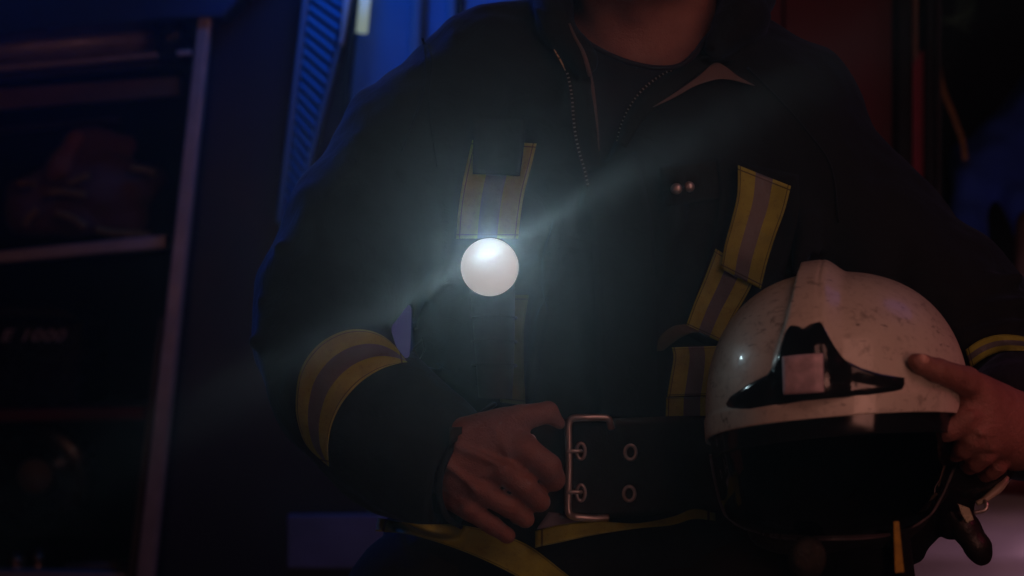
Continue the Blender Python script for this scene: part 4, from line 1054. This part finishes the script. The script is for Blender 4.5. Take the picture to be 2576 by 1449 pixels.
vis = put('visor', mesh('visor', V, Fc), M['visor'], helmet); md = vis.modifiers.new('s', 'SOLIDIFY'); md.thickness = .003
tube([P(*visor_pt(0.004, s)) for s in np.linspace(0, 1, 14)] + [P(*visor_pt(t, 1.0)) for t in np.linspace(.05, .95, 20)] + [P(*visor_pt(.996, s)) for s in np.linspace(1, 0, 14)], .0016, 'visor_edge', simple('visor_edge', (.10, .09, .10), .3), helmet, res=8, n=120)
# inside of the face opening: padding and head band
far_pad = sdf_obj('inner_padding', lambda g: smin(smin(ell(g, (2110, 1180, -300), (255, 190, 210), 2.4), cap(g, (1960, 1300, -250), (2200, 1330, -230), 90, 80), 40), cap(g, (2320, 1200, -250), (2240, 1320, -230), 90, 60), 30) + wob(g, 30, 6) * 5, (1800, 960, -540), (2460, 1460, 20), 12, M['black_rubber'], helmet)
# ear cover on the far right with its pale rim
def ear_fn(g):
    f = ell(g, (2400, 1140, -250), (168, 122, 120), 2.2)
    return np.maximum(f, -cap(g, (2400, 1140, -400), (2400, 1140, -200), 70, 70) - 26)
sdf_obj('ear_cover', lambda g: ell(g, (2385, 1120, -215), (182, 152, 120), 2.3), (2180, 940, -360), (2600, 1300, -60), 9, M['black_plastic'], helmet)
tube([P(2531, 1200, -262), P(2524, 1214, -268), P(2502, 1236, -275), P(2474, 1258, -280), P(2456, 1266, -280)], [.003, .0042, .0042, .0036, .002], 'ear_cover_rim', simple('pale_edge', (.40, .38, .28), .3), helmet, res=10, n=24)
# nape cloth hanging dark below
def nape(g):
    f = cap(g, (2150, 1290, -200), (2180, 1400, -190), 130, 110)
    f = smin(f, cap(g, (2300, 1250, -200), (2290, 1330, -190), 80, 66), 40)
    f = smin(f, cap(g, (2360, 1230, -200), (2330, 1300, -190), 90, 58), 20)
    f = smin(f, cap(g, (2060, 1380, -200), (2240, 1430, -190), 60, 26), 30)
    f = smin(f, cap(g, (2250, 1330, -200), (2300, 1390, -190), 66, 26), 20)
    f = smin(f, cap(g, (2400, 1250, -230), (2400, 1310, -225), 56, 50), 18)
    return f + wob(g, 22, 14) * 3.5
sdf_obj('nape_cloth', nape, (1940, 1060, -420), (2540, 1500, 0), 8, M['hood'], helmet)
sdf_obj('chin_strap', lambda g: chain(g, [(2400, 1290, -240, 40), (2430, 1330, -245, 36), (2462, 1380, -248, 33), (2470, 1398, -248, 26)], 14), (2330, 1220, -320), (2540, 1450, -170), 6, M['leather'], helmet)
# strap buckle, catching the light
slab([(2408, 1266), (2440, 1278), (2452, 1308), (2432, 1318), (2416, 1292)], -300, 9, 'strap_buckle', simple('dull_buckle', (.22, .21, .15), .3, .5), helmet, bev=2.5)
tube([P(2450, 1290, -292), P(2478, 1282, -296), P(2482, 1266, -292), P(2476, 1260, -286)], .0018, 'buckle_pin', M['steel'], helmet, res=8, n=16)
# yellow tab
slab([(2248, 1312), (2262, 1312), (2275, 1440), (2252, 1442)], -705, 4, 'yellow_tab', simple('yellow_webbing', (.34, .20, .02), .7, var=.3, scale=160, bump=.6), helmet)
sdf_obj('tab_holder', lambda g: cap(g, (2256, 1300, -315), (2280, 1460, -315), 28, 24), (2200, 1250, -370), (2330, 1500, -260), 6, M['hood'], helmet)
# glossy leather chin pad
sdf_obj('chin_pad', lambda g: ell(g, (2030, 1404, -560), (50, 58, 44)) + wob(g, 9, 3) * 1.4, (1960, 1330, -620), (2100, 1480, -490), 5, M['pad'], helmet)

# ------------------------------------------------------------------ haze added to give the torch its flare-like glow
hz = NT('glow_haze'); hz.t.nodes.remove(hz.b)
pv = hz.n('VolumePrincipled'); pv.inputs['Color'].default_value = (.92, .95, 1, 1); pv.inputs['Density'].default_value = .02
pv.inputs['Anisotropy'].default_value = .90
hz.l(pv.outputs[0], hz.out.inputs['Volume'])
bm = bmesh.new(); bmesh.ops.create_cube(bm, size=1)
for v in bm.verts: v.co = Vector((v.co.x * 9, v.co.y * 12 + 2, v.co.z * 5 + 1.5))
hb = put('haze', bm_mesh('haze', bm), hz.m, None, smooth=False); prop(hb, kind='stuff')
